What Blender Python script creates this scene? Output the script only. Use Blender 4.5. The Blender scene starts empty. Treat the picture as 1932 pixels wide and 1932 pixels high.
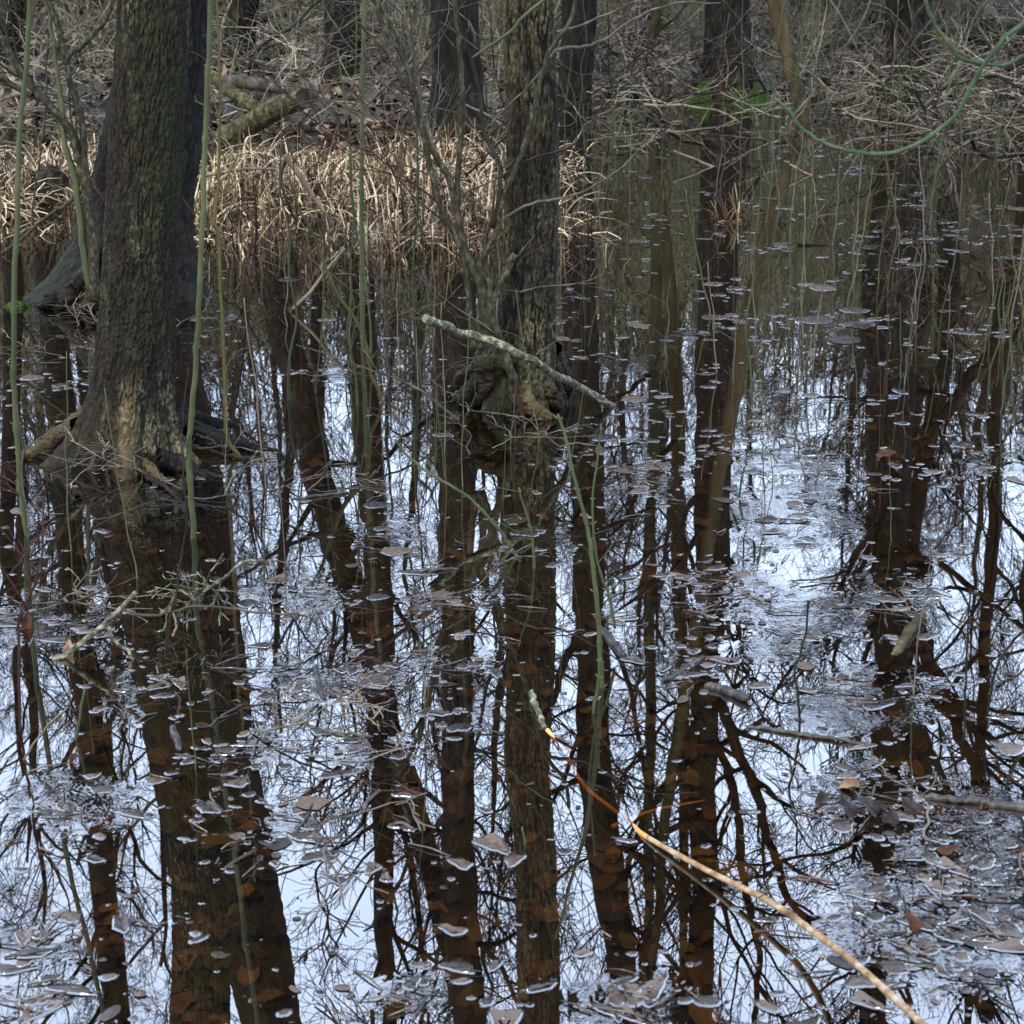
import bpy, math, random
import numpy as np
from mathutils import Vector

R = math.radians
rng = random.Random(11)
nr = np.random.default_rng(7)
sc = bpy.context.scene
col = sc.collection

# ------------------------------------------------------------------ camera, world, sun, exposure
CAMH, PITCH, F = 1.8, R(17.5), 3800.0
cd = bpy.data.cameras.new('camera')
cam = bpy.data.objects.new('camera', cd); col.objects.link(cam)
cam.location = (0, 0, CAMH); cam.rotation_euler = (R(90) - PITCH, 0, 0)
cd.sensor_width = 36; cd.lens = 36 * F / 1932; cd.clip_end = 900; cd.clip_start = .05
cd.dof.use_dof = True; cd.dof.focus_distance = 6.6; cd.dof.aperture_fstop = 13
sc.camera = cam

W = bpy.data.worlds.new('World'); sc.world = W; W.use_nodes = True
SUN_EL, SUN_ROT = R(48), R(-150)          # high, behind the camera's left shoulder, through cloud
nt = W.node_tree; nt.nodes.clear()
sky = nt.nodes.new('ShaderNodeTexSky'); sky.sky_type = 'NISHITA'; sky.sun_disc = False
sky.sun_elevation = SUN_EL; sky.sun_rotation = SUN_ROT; sky.air_density = 1.0; sky.dust_density = 1.5; sky.ozone_density = 1.4
tc = nt.nodes.new('ShaderNodeTexCoord')
cn = nt.nodes.new('ShaderNodeTexNoise'); cn.inputs['Scale'].default_value = 1.6; cn.inputs['Detail'].default_value = 5
cr = nt.nodes.new('ShaderNodeMapRange'); cr.inputs[1].default_value = .3; cr.inputs[2].default_value = .7
cr.inputs[3].default_value = .55; cr.inputs[4].default_value = .9
mx = nt.nodes.new('ShaderNodeMix'); mx.data_type = 'RGBA'
mx.inputs[7].default_value = (7.3, 8.9, 11.8, 1)     # pale cloud veil over the blue
bg = nt.nodes.new('ShaderNodeBackground'); bg.inputs['Strength'].default_value = .12
wo = nt.nodes.new('ShaderNodeOutputWorld')
nt.links.new(tc.outputs['Generated'], cn.inputs['Vector']); nt.links.new(cn.outputs['Fac'], cr.inputs[0])
nt.links.new(cr.outputs[0], mx.inputs[0]); nt.links.new(sky.outputs[0], mx.inputs[6])
nt.links.new(mx.outputs[2], bg.inputs[0]); nt.links.new(bg.outputs[0], wo.inputs[0])

sd = bpy.data.lights.new('sun', 'SUN'); sd.energy = 1.4; sd.angle = R(16); sd.color = (1, .86, .68)
so = bpy.data.objects.new('sun', sd); col.objects.link(so)
# direction to the sun for a Nishita rotation r is (sin r, cos r)
sdir = Vector((math.sin(SUN_ROT) * math.cos(SUN_EL), math.cos(SUN_ROT) * math.cos(SUN_EL), math.sin(SUN_EL)))
so.rotation_euler = sdir.to_track_quat('Z', 'Y').to_euler()
sc.view_settings.view_transform = 'Standard'; sc.view_settings.look = 'None'
sc.view_settings.gamma = 1; sc.view_settings.exposure = 1.62
sc.cycles.use_denoising = True
sc.cycles.max_bounces = 8; sc.cycles.transparent_max_bounces = 12; sc.cycles.diffuse_bounces = 2
sc.cycles.glossy_bounces = 3; sc.cycles.caustics_reflective = False; sc.cycles.caustics_refractive = False

# ------------------------------------------------------------------ pixel (1932 px photograph) to world
cp, sp = math.cos(PITCH), math.sin(PITCH)
def ray(px, py):
    x = (px - 966) / F; y = -(py - 966) / F
    return np.array([x, cp + y * sp, -sp + y * cp])
def g(px, py, z=0.0):                      # where that sight line meets the level z
    d = ray(px, py); t = (z - CAMH) / d[2]
    return np.array([d[0] * t, d[1] * t, z])
def v(px, py, Y):                          # point at distance Y
    d = ray(px, py); t = Y / d[1]
    return np.array([d[0] * t, Y, CAMH + d[2] * t])
def rf(px, py, Y):                         # the real point whose mirror image in the water is seen there
    p = v(px, py, Y); p[2] = -p[2]; return p
def ppm(p):                                # photo pixels per metre at a point
    return F / (p[1] * cp + (CAMH - p[2]) * sp)

# ------------------------------------------------------------------ numpy noise
def h3(i, j, k, s=0):
    n = (i.astype(np.int64) * 374761393 + j.astype(np.int64) * 668265263 + k.astype(np.int64) * 2147483647 + s * 1274126177) & 0xffffffff
    n = ((n ^ (n >> 13)) * 1274126177) & 0xffffffff
    n = ((n ^ (n >> 16)) * 2246822519) & 0xffffffff
    return ((n ^ (n >> 15)) & 0xffffff) / float(0xffffff)
def vn(p, s=0):
    p = np.asarray(p, float); f0 = np.floor(p); f = p - f0; i = f0.astype(np.int64); u = f * f * (3 - 2 * f)
    r = 0
    for a in (0, 1):
        for b in (0, 1):
            for c in (0, 1):
                w = (u[:, 0] if a else 1 - u[:, 0]) * (u[:, 1] if b else 1 - u[:, 1]) * (u[:, 2] if c else 1 - u[:, 2])
                r = r + w * h3(i[:, 0] + a, i[:, 1] + b, i[:, 2] + c, s)
    return r * 2 - 1
def fbm(p, o=4, s=0):
    r = 0; a = 1.0; t = 0
    for k in range(o):
        r = r + a * vn(p * 2 ** k + 17.3 * k, s + k); t += a; a *= .5
    return r / t
def worley(p, s=0, m=2.):
    i = np.floor(p).astype(np.int64); F1 = np.full(len(p), 9.); F2 = np.full(len(p), 9.)
    for a in (-1, 0, 1):
        for b in (-1, 0, 1):
            for c in (-1, 0, 1):
                ci, cj, ck = i[:, 0] + a, i[:, 1] + b, i[:, 2] + c
                q = np.stack([ci + h3(ci, cj, ck, s + 1), cj + h3(ci, cj, ck, s + 2), ck + h3(ci, cj, ck, s + 3)], 1)
                e_ = np.abs(q - p); d = np.sqrt((e_ ** 2).sum(1)) if m == 2. else ((e_ ** m).sum(1)) ** (1 / m)
                F2 = np.minimum(F2, np.maximum(F1, d)); F1 = np.minimum(F1, d)
    return F1, F2

# ------------------------------------------------------------------ mesh collector
class MB:
    def __init__(s): s.v = []; s.f = []; s.t = []; s.n = 0; s.tri = []; s.extra = []
    def add(s, V, Q, tone=.5, T=None):
        V = np.asarray(V, float)
        s.v.append(V)
        if Q is not None and len(Q): s.f.append(np.asarray(Q, np.int64) + s.n)
        if T is not None and len(T): s.tri.append(np.asarray(T, np.int64) + s.n)
        s.t.append(np.broadcast_to(np.asarray(tone, float), (len(V),)))
        s.n += len(V)
    def tube(s, P, r, k=5, tone=.5, cap=True):
        P = np.asarray(P, float); n = len(P); r = np.broadcast_to(np.asarray(r, float), (n,))
        T = np.gradient(P, axis=0); T /= np.linalg.norm(T, axis=1)[:, None] + 1e-9
        ref = np.array([.31, .95, .07]) if abs(T[:, 2]).mean() > .6 else np.array([.1, .05, 1.])
        U = np.cross(T, ref); U /= np.linalg.norm(U, axis=1)[:, None] + 1e-9
        Wv = np.cross(T, U)
        a = np.arange(k) * 2 * math.pi / k
        V = P[:, None] + r[:, None, None] * (np.cos(a)[None, :, None] * U[:, None] + np.sin(a)[None, :, None] * Wv[:, None])
        V = V.reshape(-1, 3)
        i = np.arange(n - 1)[:, None] * k; j = np.arange(k)[None]; j2 = (j + 1) % k
        Q = np.stack([i + j, i + j2, i + k + j2, i + k + j], -1).reshape(-1, 4)
        tr = None
        if cap:
            V = np.vstack([V, P[:1], P[-1:]]); c0 = n * k; jj = np.arange(k); j3 = (jj + 1) % k
            tr = np.vstack([np.stack([np.full(k, c0), j3, jj], 1), np.stack([np.full(k, c0 + 1), (n - 1) * k + jj, (n - 1) * k + j3], 1)])
        s.add(V, Q, tone, tr)
    def build(s, name, m, parent=None, org=None, smooth=True, attrs=None):
        V = np.vstack(s.v).copy()
        if org is None: org = np.array(parent['_o']) if parent is not None and '_o' in parent else np.zeros(3)
        V -= org
        Q = np.vstack(s.f) if s.f else np.zeros((0, 4), np.int64); T = np.vstack(s.tri) if s.tri else np.zeros((0, 3), np.int64)
        me = bpy.data.meshes.new(name)
        me.vertices.add(len(V)); me.vertices.foreach_set('co', V.astype(np.float32).ravel())
        L = np.concatenate([Q.ravel(), T.ravel()]).astype(np.int32)
        me.loops.add(len(L)); me.loops.foreach_set('vertex_index', L)
        st = np.concatenate([np.arange(len(Q)) * 4, len(Q) * 4 + np.arange(len(T)) * 3]).astype(np.int32)
        me.polygons.add(len(st)); me.polygons.foreach_set('loop_start', st)
        me.polygons.foreach_set('use_smooth', np.full(len(st), smooth))
        me.update(calc_edges=True); me.validate()
        at = me.attributes.new('tone', 'FLOAT', 'POINT'); at.data.foreach_set('value', np.concatenate(s.t).astype(np.float32))
        for k, a in (attrs or {}).items():
            at = me.attributes.new(k, 'FLOAT', 'POINT'); at.data.foreach_set('value', np.asarray(a, np.float32))
        me.materials.append(m)
        o = bpy.data.objects.new(name, me); col.objects.link(o)
        if parent is not None: o.parent = parent
        else: o.location = org
        return o

def tag(o, label=None, cat=None, group=None, kind=None):
    if label: o['label'] = label
    if cat: o['category'] = cat
    if group: o['group'] = group
    if kind: o['kind'] = kind
    return o
ORG = []
def empty(name, p, label, cat, group=None):
    o = bpy.data.objects.new(name, None); col.objects.link(o); o.location = [float(c) for c in p]
    o['_o'] = [float(c) for c in p]; ORG.append(o); o.empty_display_size = .1
    return tag(o, label, cat, group)
KIDS = {}
def copy_tree(o, loc=None, rz=None, s=None, label=None, group=None):
    if not KIDS:
        for x in bpy.data.objects:
            if x.parent: KIDS.setdefault(x.parent.name, []).append(x)
    def cp_(x, par):
        c = x.copy(); col.objects.link(c); c.parent = par
        for y in KIDS.get(x.name, []): cp_(y, c)
        return c
    c = cp_(o, None)
    if loc is not None: c.location = loc
    if rz is not None: c.rotation_euler.z = rz
    if s is not None: c.scale = (s, s, s)
    if label: c['label'] = label
    if group: c['group'] = group
    return c

def spline(P, n=8):                        # Catmull-Rom through the points (any number of columns)
    P = np.asarray(P, float)
    if len(P) < 3: return np.array([P[0] + (P[-1] - P[0]) * t for t in np.linspace(0, 1, n + 1)])
    Q = np.vstack([2 * P[0] - P[1], P, 2 * P[-1] - P[-2]]); out = []
    for i in range(1, len(Q) - 2):
        for t in np.arange(n) / n:
            a, b, c, d = Q[i - 1], Q[i], Q[i + 1], Q[i + 2]
            out.append(.5 * (2 * b + (c - a) * t + (2 * a - 5 * b + 4 * c - d) * t * t + (3 * b - a - 3 * c + d) * t ** 3))
    out.append(P[-1]); return np.array(out)
def wob(P, amp, sc_=3., seed=0):
    P = P.copy(); q = np.stack([np.arange(len(P)) * .37 * sc_, np.full(len(P), seed * 3.7), np.zeros(len(P))], 1)
    for a in range(3): P[:, a] += amp * fbm(q, 3, seed * 5 + a)
    return P

# recursive bare branching
def grow(mb, p, d, L, r, depth, rg, up=.15, k=5, kink=.28, nch=5, rmin=.002, tone=.5, spread=.9, shrink=.55, droop=0):
    n = max(4, int(4 + 5 * min(1, L)))
    P = [np.array(p, float)]; D = [d / np.linalg.norm(d)]
    for i in range(n):
        dd = D[-1] + np.array([rg.gauss(0, kink), rg.gauss(0, kink), rg.gauss(0, kink) + up - droop * i / n]) * .6
        dd /= np.linalg.norm(dd); D.append(dd); P.append(P[-1] + dd * L / n)
    rr = np.linspace(r, max(rmin, r * .3), n + 1)
    mb.tube(np.array(P), rr, max(3, k), tone + rg.uniform(-.12, .12), cap=False)
    if depth <= 0: return
    m = max(1, int(nch * rg.uniform(.7, 1.3)))
    for c in range(m):
        t = rg.uniform(.2, 1.0); i = min(n - 1, int(t * n)); q = P[i] + (P[i + 1] - P[i]) * (t * n - i)
        dv = np.array([rg.gauss(0, 1), rg.gauss(0, 1), rg.gauss(0, 1)]); dv -= dv.dot(D[i]) * D[i]; dv /= np.linalg.norm(dv) + 1e-9
        nd = D[i] + dv * spread * rg.uniform(.6, 1.3)
        grow(mb, q, nd, L * shrink * rg.uniform(.6, 1.25) * (1.15 - .4 * t), max(rmin, rr[i] * rg.uniform(.4, .62)), depth - 1, rg, up, k - 1, kink, nch, rmin, tone, spread, shrink, droop)

# ------------------------------------------------------------------ materials
def newmat(name):
    m = bpy.data.materials.new(name); m.use_nodes = True; n = m.node_tree; b = n.nodes['Principled BSDF']
    return m, n, b
def ramp(n, stops):
    r = n.nodes.new('ShaderNodeValToRGB'); e = r.color_ramp.elements
    while len(e) < len(stops): e.new(.5)
    for x, (pos, c) in zip(e, stops): x.position = pos; x.color = (*c, 1)
    return r
def noise(n, scale, detail=5, vec=None, stretch=None, coord='Object', rough=.6):
    t = n.nodes.new('ShaderNodeTexNoise'); t.inputs['Scale'].default_value = scale; t.inputs['Detail'].default_value = detail
    t.inputs['Roughness'].default_value = rough
    c = n.nodes.new('ShaderNodeTexCoord'); mp = n.nodes.new('ShaderNodeMapping')
    mp.inputs['Scale'].default_value = stretch or (1, 1, 1)
    n.links.new(c.outputs[coord], mp.inputs[0]); n.links.new(mp.outputs[0], t.inputs['Vector'])
    return t
def attr(n, name):
    a = n.nodes.new('ShaderNodeAttribute'); a.attribute_name = name; return a
def mixc(n, fac, a, b, mode='MIX'):
    m = n.nodes.new('ShaderNodeMix'); m.data_type = 'RGBA'; m.blend_type = mode
    for s, x in ((0, fac), (6, a), (7, b)):
        if hasattr(x, 'is_output') or isinstance(x, bpy.types.NodeSocket): n.links.new(x, m.inputs[s])
        elif s == 0: m.inputs[0].default_value = x
        else: m.inputs[s].default_value = (*x, 1)
    return m.outputs[2]
def mrange(n, x, a, b, c=0., d=1.):
    m = n.nodes.new('ShaderNodeMapRange'); n.links.new(x, m.inputs[0])
    for i, q in enumerate((a, b, c, d)): m.inputs[i + 1].default_value = q
    return m.outputs[0]
def mth(n, op, a, b=None):
    m = n.nodes.new('ShaderNodeMath'); m.operation = op
    for i, x in enumerate((a, b)):
        if x is None: continue
        if isinstance(x, bpy.types.NodeSocket): n.links.new(x, m.inputs[i])
        else: m.inputs[i].default_value = x
    return m.outputs[0]
def bump(n, b, h, strength=.5, dist=.01):
    bp = n.nodes.new('ShaderNodeBump'); bp.inputs['Strength'].default_value = strength; bp.inputs['Distance'].default_value = dist
    n.links.new(h, bp.inputs['Height']); n.links.new(bp.outputs[0], b.inputs['Normal']); return bp

DK = .36      # wet winter wood is dark
def wood(name, dark, mid, light, scale=18, stretch=(1, 1, .25), rough=.75, bs=.6, bd=.006, spec=.12):
    """tone picks between dark and light, noise breaks it up"""
    m, n, b = newmat(name)
    dark, mid, light = [tuple(c * DK for c in x) for x in (dark, mid, light)]
    t = noise(n, scale, 6, stretch=stretch)
    s = mth(n, 'ADD', t.outputs['Fac'], mth(n, 'MULTIPLY', mth(n, 'SUBTRACT', attr(n, 'tone').outputs['Fac'], .5), .8))
    r = ramp(n, [(.3, dark), (.5, mid), (.72, light)]); n.links.new(s, r.inputs[0])
    n.links.new(r.outputs[0], b.inputs['Base Color']); b.inputs['Roughness'].default_value = rough
    b.inputs['Specular IOR Level'].default_value = spec
    bump(n, b, t.outputs['Fac'], bs, bd); return m

M = {}
M['twig_dark'] = wood('dark_twig_bark', (.012, .01, .008), (.035, .028, .02), (.09, .075, .055))
M['twig_grey'] = wood('grey_twig_bark', (.05, .045, .035), (.13, .115, .09), (.3, .27, .22))
M['twig_pale'] = wood('pale_dead_wood', (.12, .1, .07), (.27, .22, .15), (.5, .42, .3))
M['twig_red'] = wood('reddish_twig_bark', (.03, .012, .01), (.09, .035, .028), (.2, .1, .08))
M['twig_olive'] = wood('olive_shrub_bark', (.02, .019, .01), (.06, .055, .03), (.24, .22, .13), scale=70, stretch=(1, 1, .5), rough=.6, bs=1.)
M['stem_green'] = wood('smooth_green_bark', (.06, .075, .03), (.12, .145, .062), (.2, .22, .1), scale=9, rough=.5, bs=.2)
M['stem_yellow'] = wood('yellow_green_bark', (.08, .07, .02), (.15, .13, .045), (.24, .21, .09), scale=9, rough=.55, bs=.2)
M['loop_green'] = wood('mossy_green_bark', (.04, .06, .03), (.09, .15, .075), (.36, .29, .18), scale=16, rough=.6, bs=.2)
M['far_bark'] = wood('far_dark_bark', (.006, .0045, .003), (.028, .021, .014), (.12, .1, .065), scale=26, stretch=(1, 1, .3), bs=1., bd=.03, rough=.85)
M['brush'] = wood('dead_brush_twigs', (.02, .015, .01), (.12, .095, .065), (.9, .76, .57), scale=6, bs=.2)
M['far_bark_olive'] = wood('far_olive_bark', (.05, .05, .02), (.11, .105, .045), (.18, .17, .08), scale=8, bs=.5, bd=.01)
M['lean_bark'] = wood('yellow_brown_bark', (.06, .045, .02), (.13, .095, .04), (.22, .17, .085), scale=14, bs=.6, bd=.01)
M['wet_log'] = wood('wet_log_bark', (.012, .009, .007), (.05, .039, .029), (.2, .17, .13), scale=40, rough=.4, bs=1., bd=.008, spec=.35)
M['lichen_wood'] = wood('lichened_branch_bark', (.03, .028, .018), (.2, .19, .12), (.85, .84, .62), scale=45, stretch=(1, 1, 1), bs=1., bd=.008)
M['far_shrub'] = wood('far_shrub_bark', (.12, .11, .06), (.34, .31, .18), (.7, .65, .42), scale=8, bs=0.)
M['far_twigs'] = wood('far_twig_bark', (.03, .025, .016), (.11, .095, .06), (.26, .23, .16), scale=8, bs=0.)
M['mossy_log'] = wood('mossy_log_bark', (.02, .015, .008), (.09, .075, .03), (.36, .32, .14), scale=22, stretch=(1, 1, 1), bs=1., bd=.01)
M['cut_end'] = wood('old_cut_wood', (.03, .022, .012), (.08, .06, .035), (.14, .11, .07), scale=30)
M['cane'] = wood('tan_dead_cane', (.16, .09, .04), (.6, .38, .19), (1.1, .88, .62), scale=30, stretch=(1, 1, 1), rough=.5, bs=.5, bd=.003)
M['cane_wet'] = wood('wet_orange_cane', (.9, .34, .07), (1.6, .7, .2), (2.2, 1.1, .45), scale=12, stretch=(1, 1, 1), rough=.5, bs=.2)
M['sedge'] = wood('dead_sedge', (.045, .027, .012), (.33, .215, .1), (1.2, .93, .58), scale=5, rough=.6, bs=0.)
M['moss'] = wood('green_moss', (.012, .03, .003), (.04, .095, .007), (.11, .2, .02), scale=50, stretch=(1, 1, 1), rough=.95, bs=1., bd=.02)
M['leaf'] = wood('dry_leaf', (.02, .012, .007), (.12, .072, .042), (.5, .37, .25), scale=6, stretch=(1, 1, 1), rough=.6, bs=.2)
M['leaf_brown'] = wood('curled_brown_leaf', (.035, .014, .008), (.1, .04, .02), (.22, .1, .05), scale=25, stretch=(1, 1, 1), rough=.55, bs=.4)
M['leaf_black'] = wood('black_wet_leaf', (.012, .008, .006), (.04, .025, .02), (.12, .09, .08), scale=30, stretch=(1, 1, 1), rough=.5, bs=.6)
M['leaf_pale'] = wood('pale_dry_leaf', (.3, .18, .1), (.5, .33, .2), (.7, .55, .38), scale=20, stretch=(1, 1, 1), rough=.5, bs=.3)
M['far_wood'] = wood('far_wood_bark', (.06, .052, .026), (.2, .175, .095), (.42, .38, .22), scale=1., bs=0.)
M['bud'] = wood('green_bud', (.15, .2, .03), (.3, .38, .06), (.45, .5, .1), scale=10)

def float_mat():
    m, n, b = newmat('wet_floating_leaf')
    t = noise(n, 60, 5)
    s = mth(n, 'ADD', mth(n, 'MULTIPLY', t.outputs['Fac'], .5), mth(n, 'MULTIPLY', attr(n, 'tone').outputs['Fac'], .6))
    r = ramp(n, [(.25, (.006, .004, .003)), (.55, (.026, .017, .011)), (.85, (.08, .053, .034))]); n.links.new(s, r.inputs[0])
    n.links.new(r.outputs[0], b.inputs['Base Color'])
    b.inputs['IOR'].default_value = 1.52; n.links.new(mrange(n, t.outputs['Fac'], (.4), .6, .05, .32), b.inputs['Roughness'])
    bump(n, b, t.outputs['Fac'], .35, .004); return m
M['float'] = float_mat()

def sub_mat():
    m, n, b = newmat('sunken_leaf')
    t = noise(n, 30, 4)
    r = ramp(n, [(0, (.006, .004, .002)), (.4, (.026, .014, .007)), (.62, (.1, .048, .02)), (.8, (.08, .065, .03)), (1, (.24, .15, .07))])
    oi = n.nodes.new('ShaderNodeObjectInfo')
    s = mth(n, 'ADD', mth(n, 'MULTIPLY', mth(n, 'FRACT', mth(n, 'ADD', oi.outputs['Random'], attr(n, 'tone').outputs['Fac'])), .85), mth(n, 'MULTIPLY', t.outputs['Fac'], .2))
    n.links.new(s, r.inputs[0]); n.links.new(r.outputs[0], b.inputs['Base Color']); b.inputs['Roughness'].default_value = .7
    return m
M['sunk'] = sub_mat()

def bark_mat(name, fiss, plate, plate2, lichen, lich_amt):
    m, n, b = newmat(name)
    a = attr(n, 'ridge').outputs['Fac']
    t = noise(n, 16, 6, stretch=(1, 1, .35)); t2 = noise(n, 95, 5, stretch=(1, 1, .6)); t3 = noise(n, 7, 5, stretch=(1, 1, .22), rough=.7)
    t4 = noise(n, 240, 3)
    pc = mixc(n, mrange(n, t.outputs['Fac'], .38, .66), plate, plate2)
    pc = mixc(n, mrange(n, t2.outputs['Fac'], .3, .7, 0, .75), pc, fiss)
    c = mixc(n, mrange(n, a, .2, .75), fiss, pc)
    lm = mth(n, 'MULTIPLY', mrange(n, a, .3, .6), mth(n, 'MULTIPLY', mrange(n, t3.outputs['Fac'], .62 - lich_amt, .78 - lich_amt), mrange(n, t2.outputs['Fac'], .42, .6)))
    lm = mth(n, 'MULTIPLY', lm, mrange(n, t4.outputs['Fac'], .35, .6, .25, 1.))
    c = mixc(n, lm, c, lichen)
    gm = attr(n, 'moss').outputs['Fac']
    c = mixc(n, mth(n, 'MULTIPLY', gm, mrange(n, t2.outputs['Fac'], .35, .6)), c, (.016, .022, .008))
    wp = attr(n, 'worn').outputs['Fac']
    c = mixc(n, mth(n, 'MULTIPLY', wp, mrange(n, t.outputs['Fac'], .3, .6, .15, 1)), c, (.14, .095, .04))
    n.links.new(c, b.inputs['Base Color']); b.inputs['Roughness'].default_value = .72
    b.inputs['Specular IOR Level'].default_value = .12
    h = mth(n, 'ADD', mth(n, 'MULTIPLY', t2.outputs['Fac'], .8), mth(n, 'MULTIPLY', t4.outputs['Fac'], .3))
    bump(n, b, h, .9, .006); return m
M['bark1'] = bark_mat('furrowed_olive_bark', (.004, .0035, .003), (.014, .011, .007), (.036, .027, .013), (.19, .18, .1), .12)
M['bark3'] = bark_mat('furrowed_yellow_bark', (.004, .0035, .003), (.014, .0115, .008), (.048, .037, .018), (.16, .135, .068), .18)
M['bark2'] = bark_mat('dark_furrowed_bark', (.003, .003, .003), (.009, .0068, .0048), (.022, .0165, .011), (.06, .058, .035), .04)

def ground_mat():
    m, n, b = newmat('leafy_mud')
    t = noise(n, 9, 6); t2 = noise(n, 1.2, 4)
    r = ramp(n, [(.3, (.006, .004, .003)), (.5, (.018, .011, .006)), (.7, (.036, .023, .012))]); n.links.new(t.outputs['Fac'], r.inputs[0])
    c = mixc(n, mrange(n, t2.outputs['Fac'], .45, .62, 0, .6), r.outputs[0], (.05, .05, .02))
    n.links.new(c, b.inputs['Base Color']); b.inputs['Roughness'].default_value = .75
    bump(n, b, t.outputs['Fac'], .8, .03); return m
M['ground'] = ground_mat()

def water_mat(name, film=True):
    m, n, b = newmat(name); n.nodes.remove(b)
    out = n.nodes['Material Output']
    geo = n.nodes.new('ShaderNodeNewGeometry')
    dp = n.nodes.new('ShaderNodeVectorMath'); dp.operation = 'DOT_PRODUCT'
    n.links.new(geo.outputs['Incoming'], dp.inputs[0]); n.links.new(geo.outputs['Normal'], dp.inputs[1])
    c = mth(n, 'ABSOLUTE', dp.outputs['Value'])
    k = mth(n, 'POWER', mth(n, 'SUBTRACT', 1., c), 4.0)
    fac = mth(n, 'MINIMUM', mth(n, 'ADD', mth(n, 'MULTIPLY', k, 1 - F0), F0), 1.)
    tr = n.nodes.new('ShaderNodeBsdfTransparent'); tr.inputs[0].default_value = (.43, .33, .21, 1)
    gl = n.nodes.new('ShaderNodeBsdfGlossy'); gl.inputs['Roughness'].default_value = 0.0; gl.inputs[0].default_value = (1, 1, 1, 1)
    if film:
        f = attr(n, 'film').outputs['Fac']
        t = noise(n, 15, 3, stretch=(1, 1, 1)); t2 = noise(n, 1.3, 2)
        h = mth(n, 'ADD', mth(n, 'MULTIPLY', mth(n, 'MULTIPLY', t.outputs['Fac'], f), .0024), mth(n, 'MULTIPLY', t2.outputs['Fac'], .0012))
        bp = n.nodes.new('ShaderNodeBump'); bp.inputs['Strength'].default_value = 1; bp.inputs['Distance'].default_value = 1.
        n.links.new(h, bp.inputs['Height']); n.links.new(bp.outputs[0], gl.inputs['Normal'])
    mxs = n.nodes.new('ShaderNodeMixShader')
    n.links.new(fac, mxs.inputs[0]); n.links.new(tr.outputs[0], mxs.inputs[1]); n.links.new(gl.outputs[0], mxs.inputs[2])
    n.links.new(mxs.outputs[0], out.inputs['Surface']); return m
F0 = .215
M['water'] = water_mat('still_brown_water')
M['meniscus'] = water_mat('water_edge', False)

# ------------------------------------------------------------------ ground and water
def sstep(a, b, x): t = np.clip((x - a) / (b - a), 0, 1); return t * t * (3 - 2 * t)
def gz(x, y):
    x = np.asarray(x, float); y = np.asarray(y, float)
    P = np.stack([x * .6, y * .6, np.zeros_like(x)], -1).reshape(-1, 3)
    nz = fbm(P, 4, 3).reshape(x.shape)
    edge = 17.6 + 1.0 * nz - 2.2 * sstep(1.0, -1.5, x) * sstep(-9, -2, x)
    d = y - edge
    z = -.16 + .04 * nz + .16 * sstep(-1.6, .3, d) + np.where(d > 0, .045 * np.minimum(d, 40), 0) + .05 * nz * (d > 0)
    z = z + 3.0 * sstep(30, 80, y)
    isl = sstep(.45, -.1, x - .5 * nz) * sstep(10.1, 11.0, y + .5 * nz) * sstep(15.6, 14.6, y)      # the sedge bed
    z = np.maximum(z, -.16 + isl * (.15 + .03 * nz))
    mnd = np.exp(-(((x + 2.0) / .55) ** 2 + ((y - 9.0) / .45) ** 2)) * .17                           # hummock of the leaning tree
    z = z + mnd
    return z
def grid(xs, ys):
    X, Y = np.meshgrid(xs, ys); nx, ny = len(xs), len(ys)
    i = np.arange(ny - 1)[:, None] * nx + np.arange(nx - 1)[None]
    return X, Y, np.stack([i, i + 1, i + nx + 1, i + nx], -1).reshape(-1, 4)
xs = np.concatenate([np.linspace(-260, -14, 24), np.linspace(-12, 12, 240), np.linspace(14, 260, 24)])
ys = np.concatenate([np.linspace(-60, 1, 20), np.linspace(1.5, 30, 285), np.linspace(31, 300, 60)])
X, Y, Q = grid(xs, ys)
mb = MB(); mb.add(np.stack([X, Y, gz(X, Y)], -1).reshape(-1, 3), Q)
tag(mb.build('ground', M['ground']), kind='structure')

# mats of drifted leaves: (px, py, rx, ry, weight)
PATCH = [(1780,1770,190,110,3),(1700,1680,120,60,1.2),(1370,1110,130,50,2.4),(1520,975,110,55,2),(1230,925,70,35,1),(1680,1115,90,40,1.2),
 (1640,1320,120,60,1.6),(1620,1500,120,60,1.8),(1800,1560,130,70,1.5),(90,1165,120,45,2),(290,1290,100,35,1),(430,1420,90,50,1.4),
 (500,1550,140,80,2),(150,1530,100,60,1.6),(60,1790,90,40,1),(70,1880,90,40,.8),(690,1275,130,45,1.8),(870,1130,110,25,1.2),
 (760,1870,80,45,1),(1190,1890,110,50,1.5),(620,705,80,18,.8),(1330,630,60,12,.8),(1200,690,70,18,.8),(1260,885,70,22,.9),
 (1650,495,110,18,.8),(1840,445,100,22,1),(1640,610,90,22,.7),(1500,870,120,25,1),(1880,880,70,25,.8),(1690,690,80,20,.8),
 (1400,820,90,20,.5),(120,740,80,22,.8),(560,1130,120,40,1.1),(330,1740,60,40,.5),(1290,1240,80,45,1.2),(840,1260,90,40,.9),
 (1000,1010,120,40,.8),(700,1420,70,30,.8),(560,1080,90,40,.7),(1550,1160,120,40,1),(1740,1050,60,20,.6),(520,1270,90,40,.9),
 (1560,260,150,10,.5),(1750,240,120,12,.5),(1450,300,130,10,.4),(1700,390,140,14,.5),(1100,560,60,14,.4),(1500,560,130,16,.5),
 (740,1010,90,35,.7),(1850,1650,80,60,1.2),(280,1340,80,35,.8),(880,1330,50,50,.5),(1480,1230,80,30,.6),(1120,1180,50,25,.4)]
xs = np.concatenate([np.linspace(-60, -8, 20), np.linspace(-7.8, 7.8, 420), np.linspace(8, 60, 20)])
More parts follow.
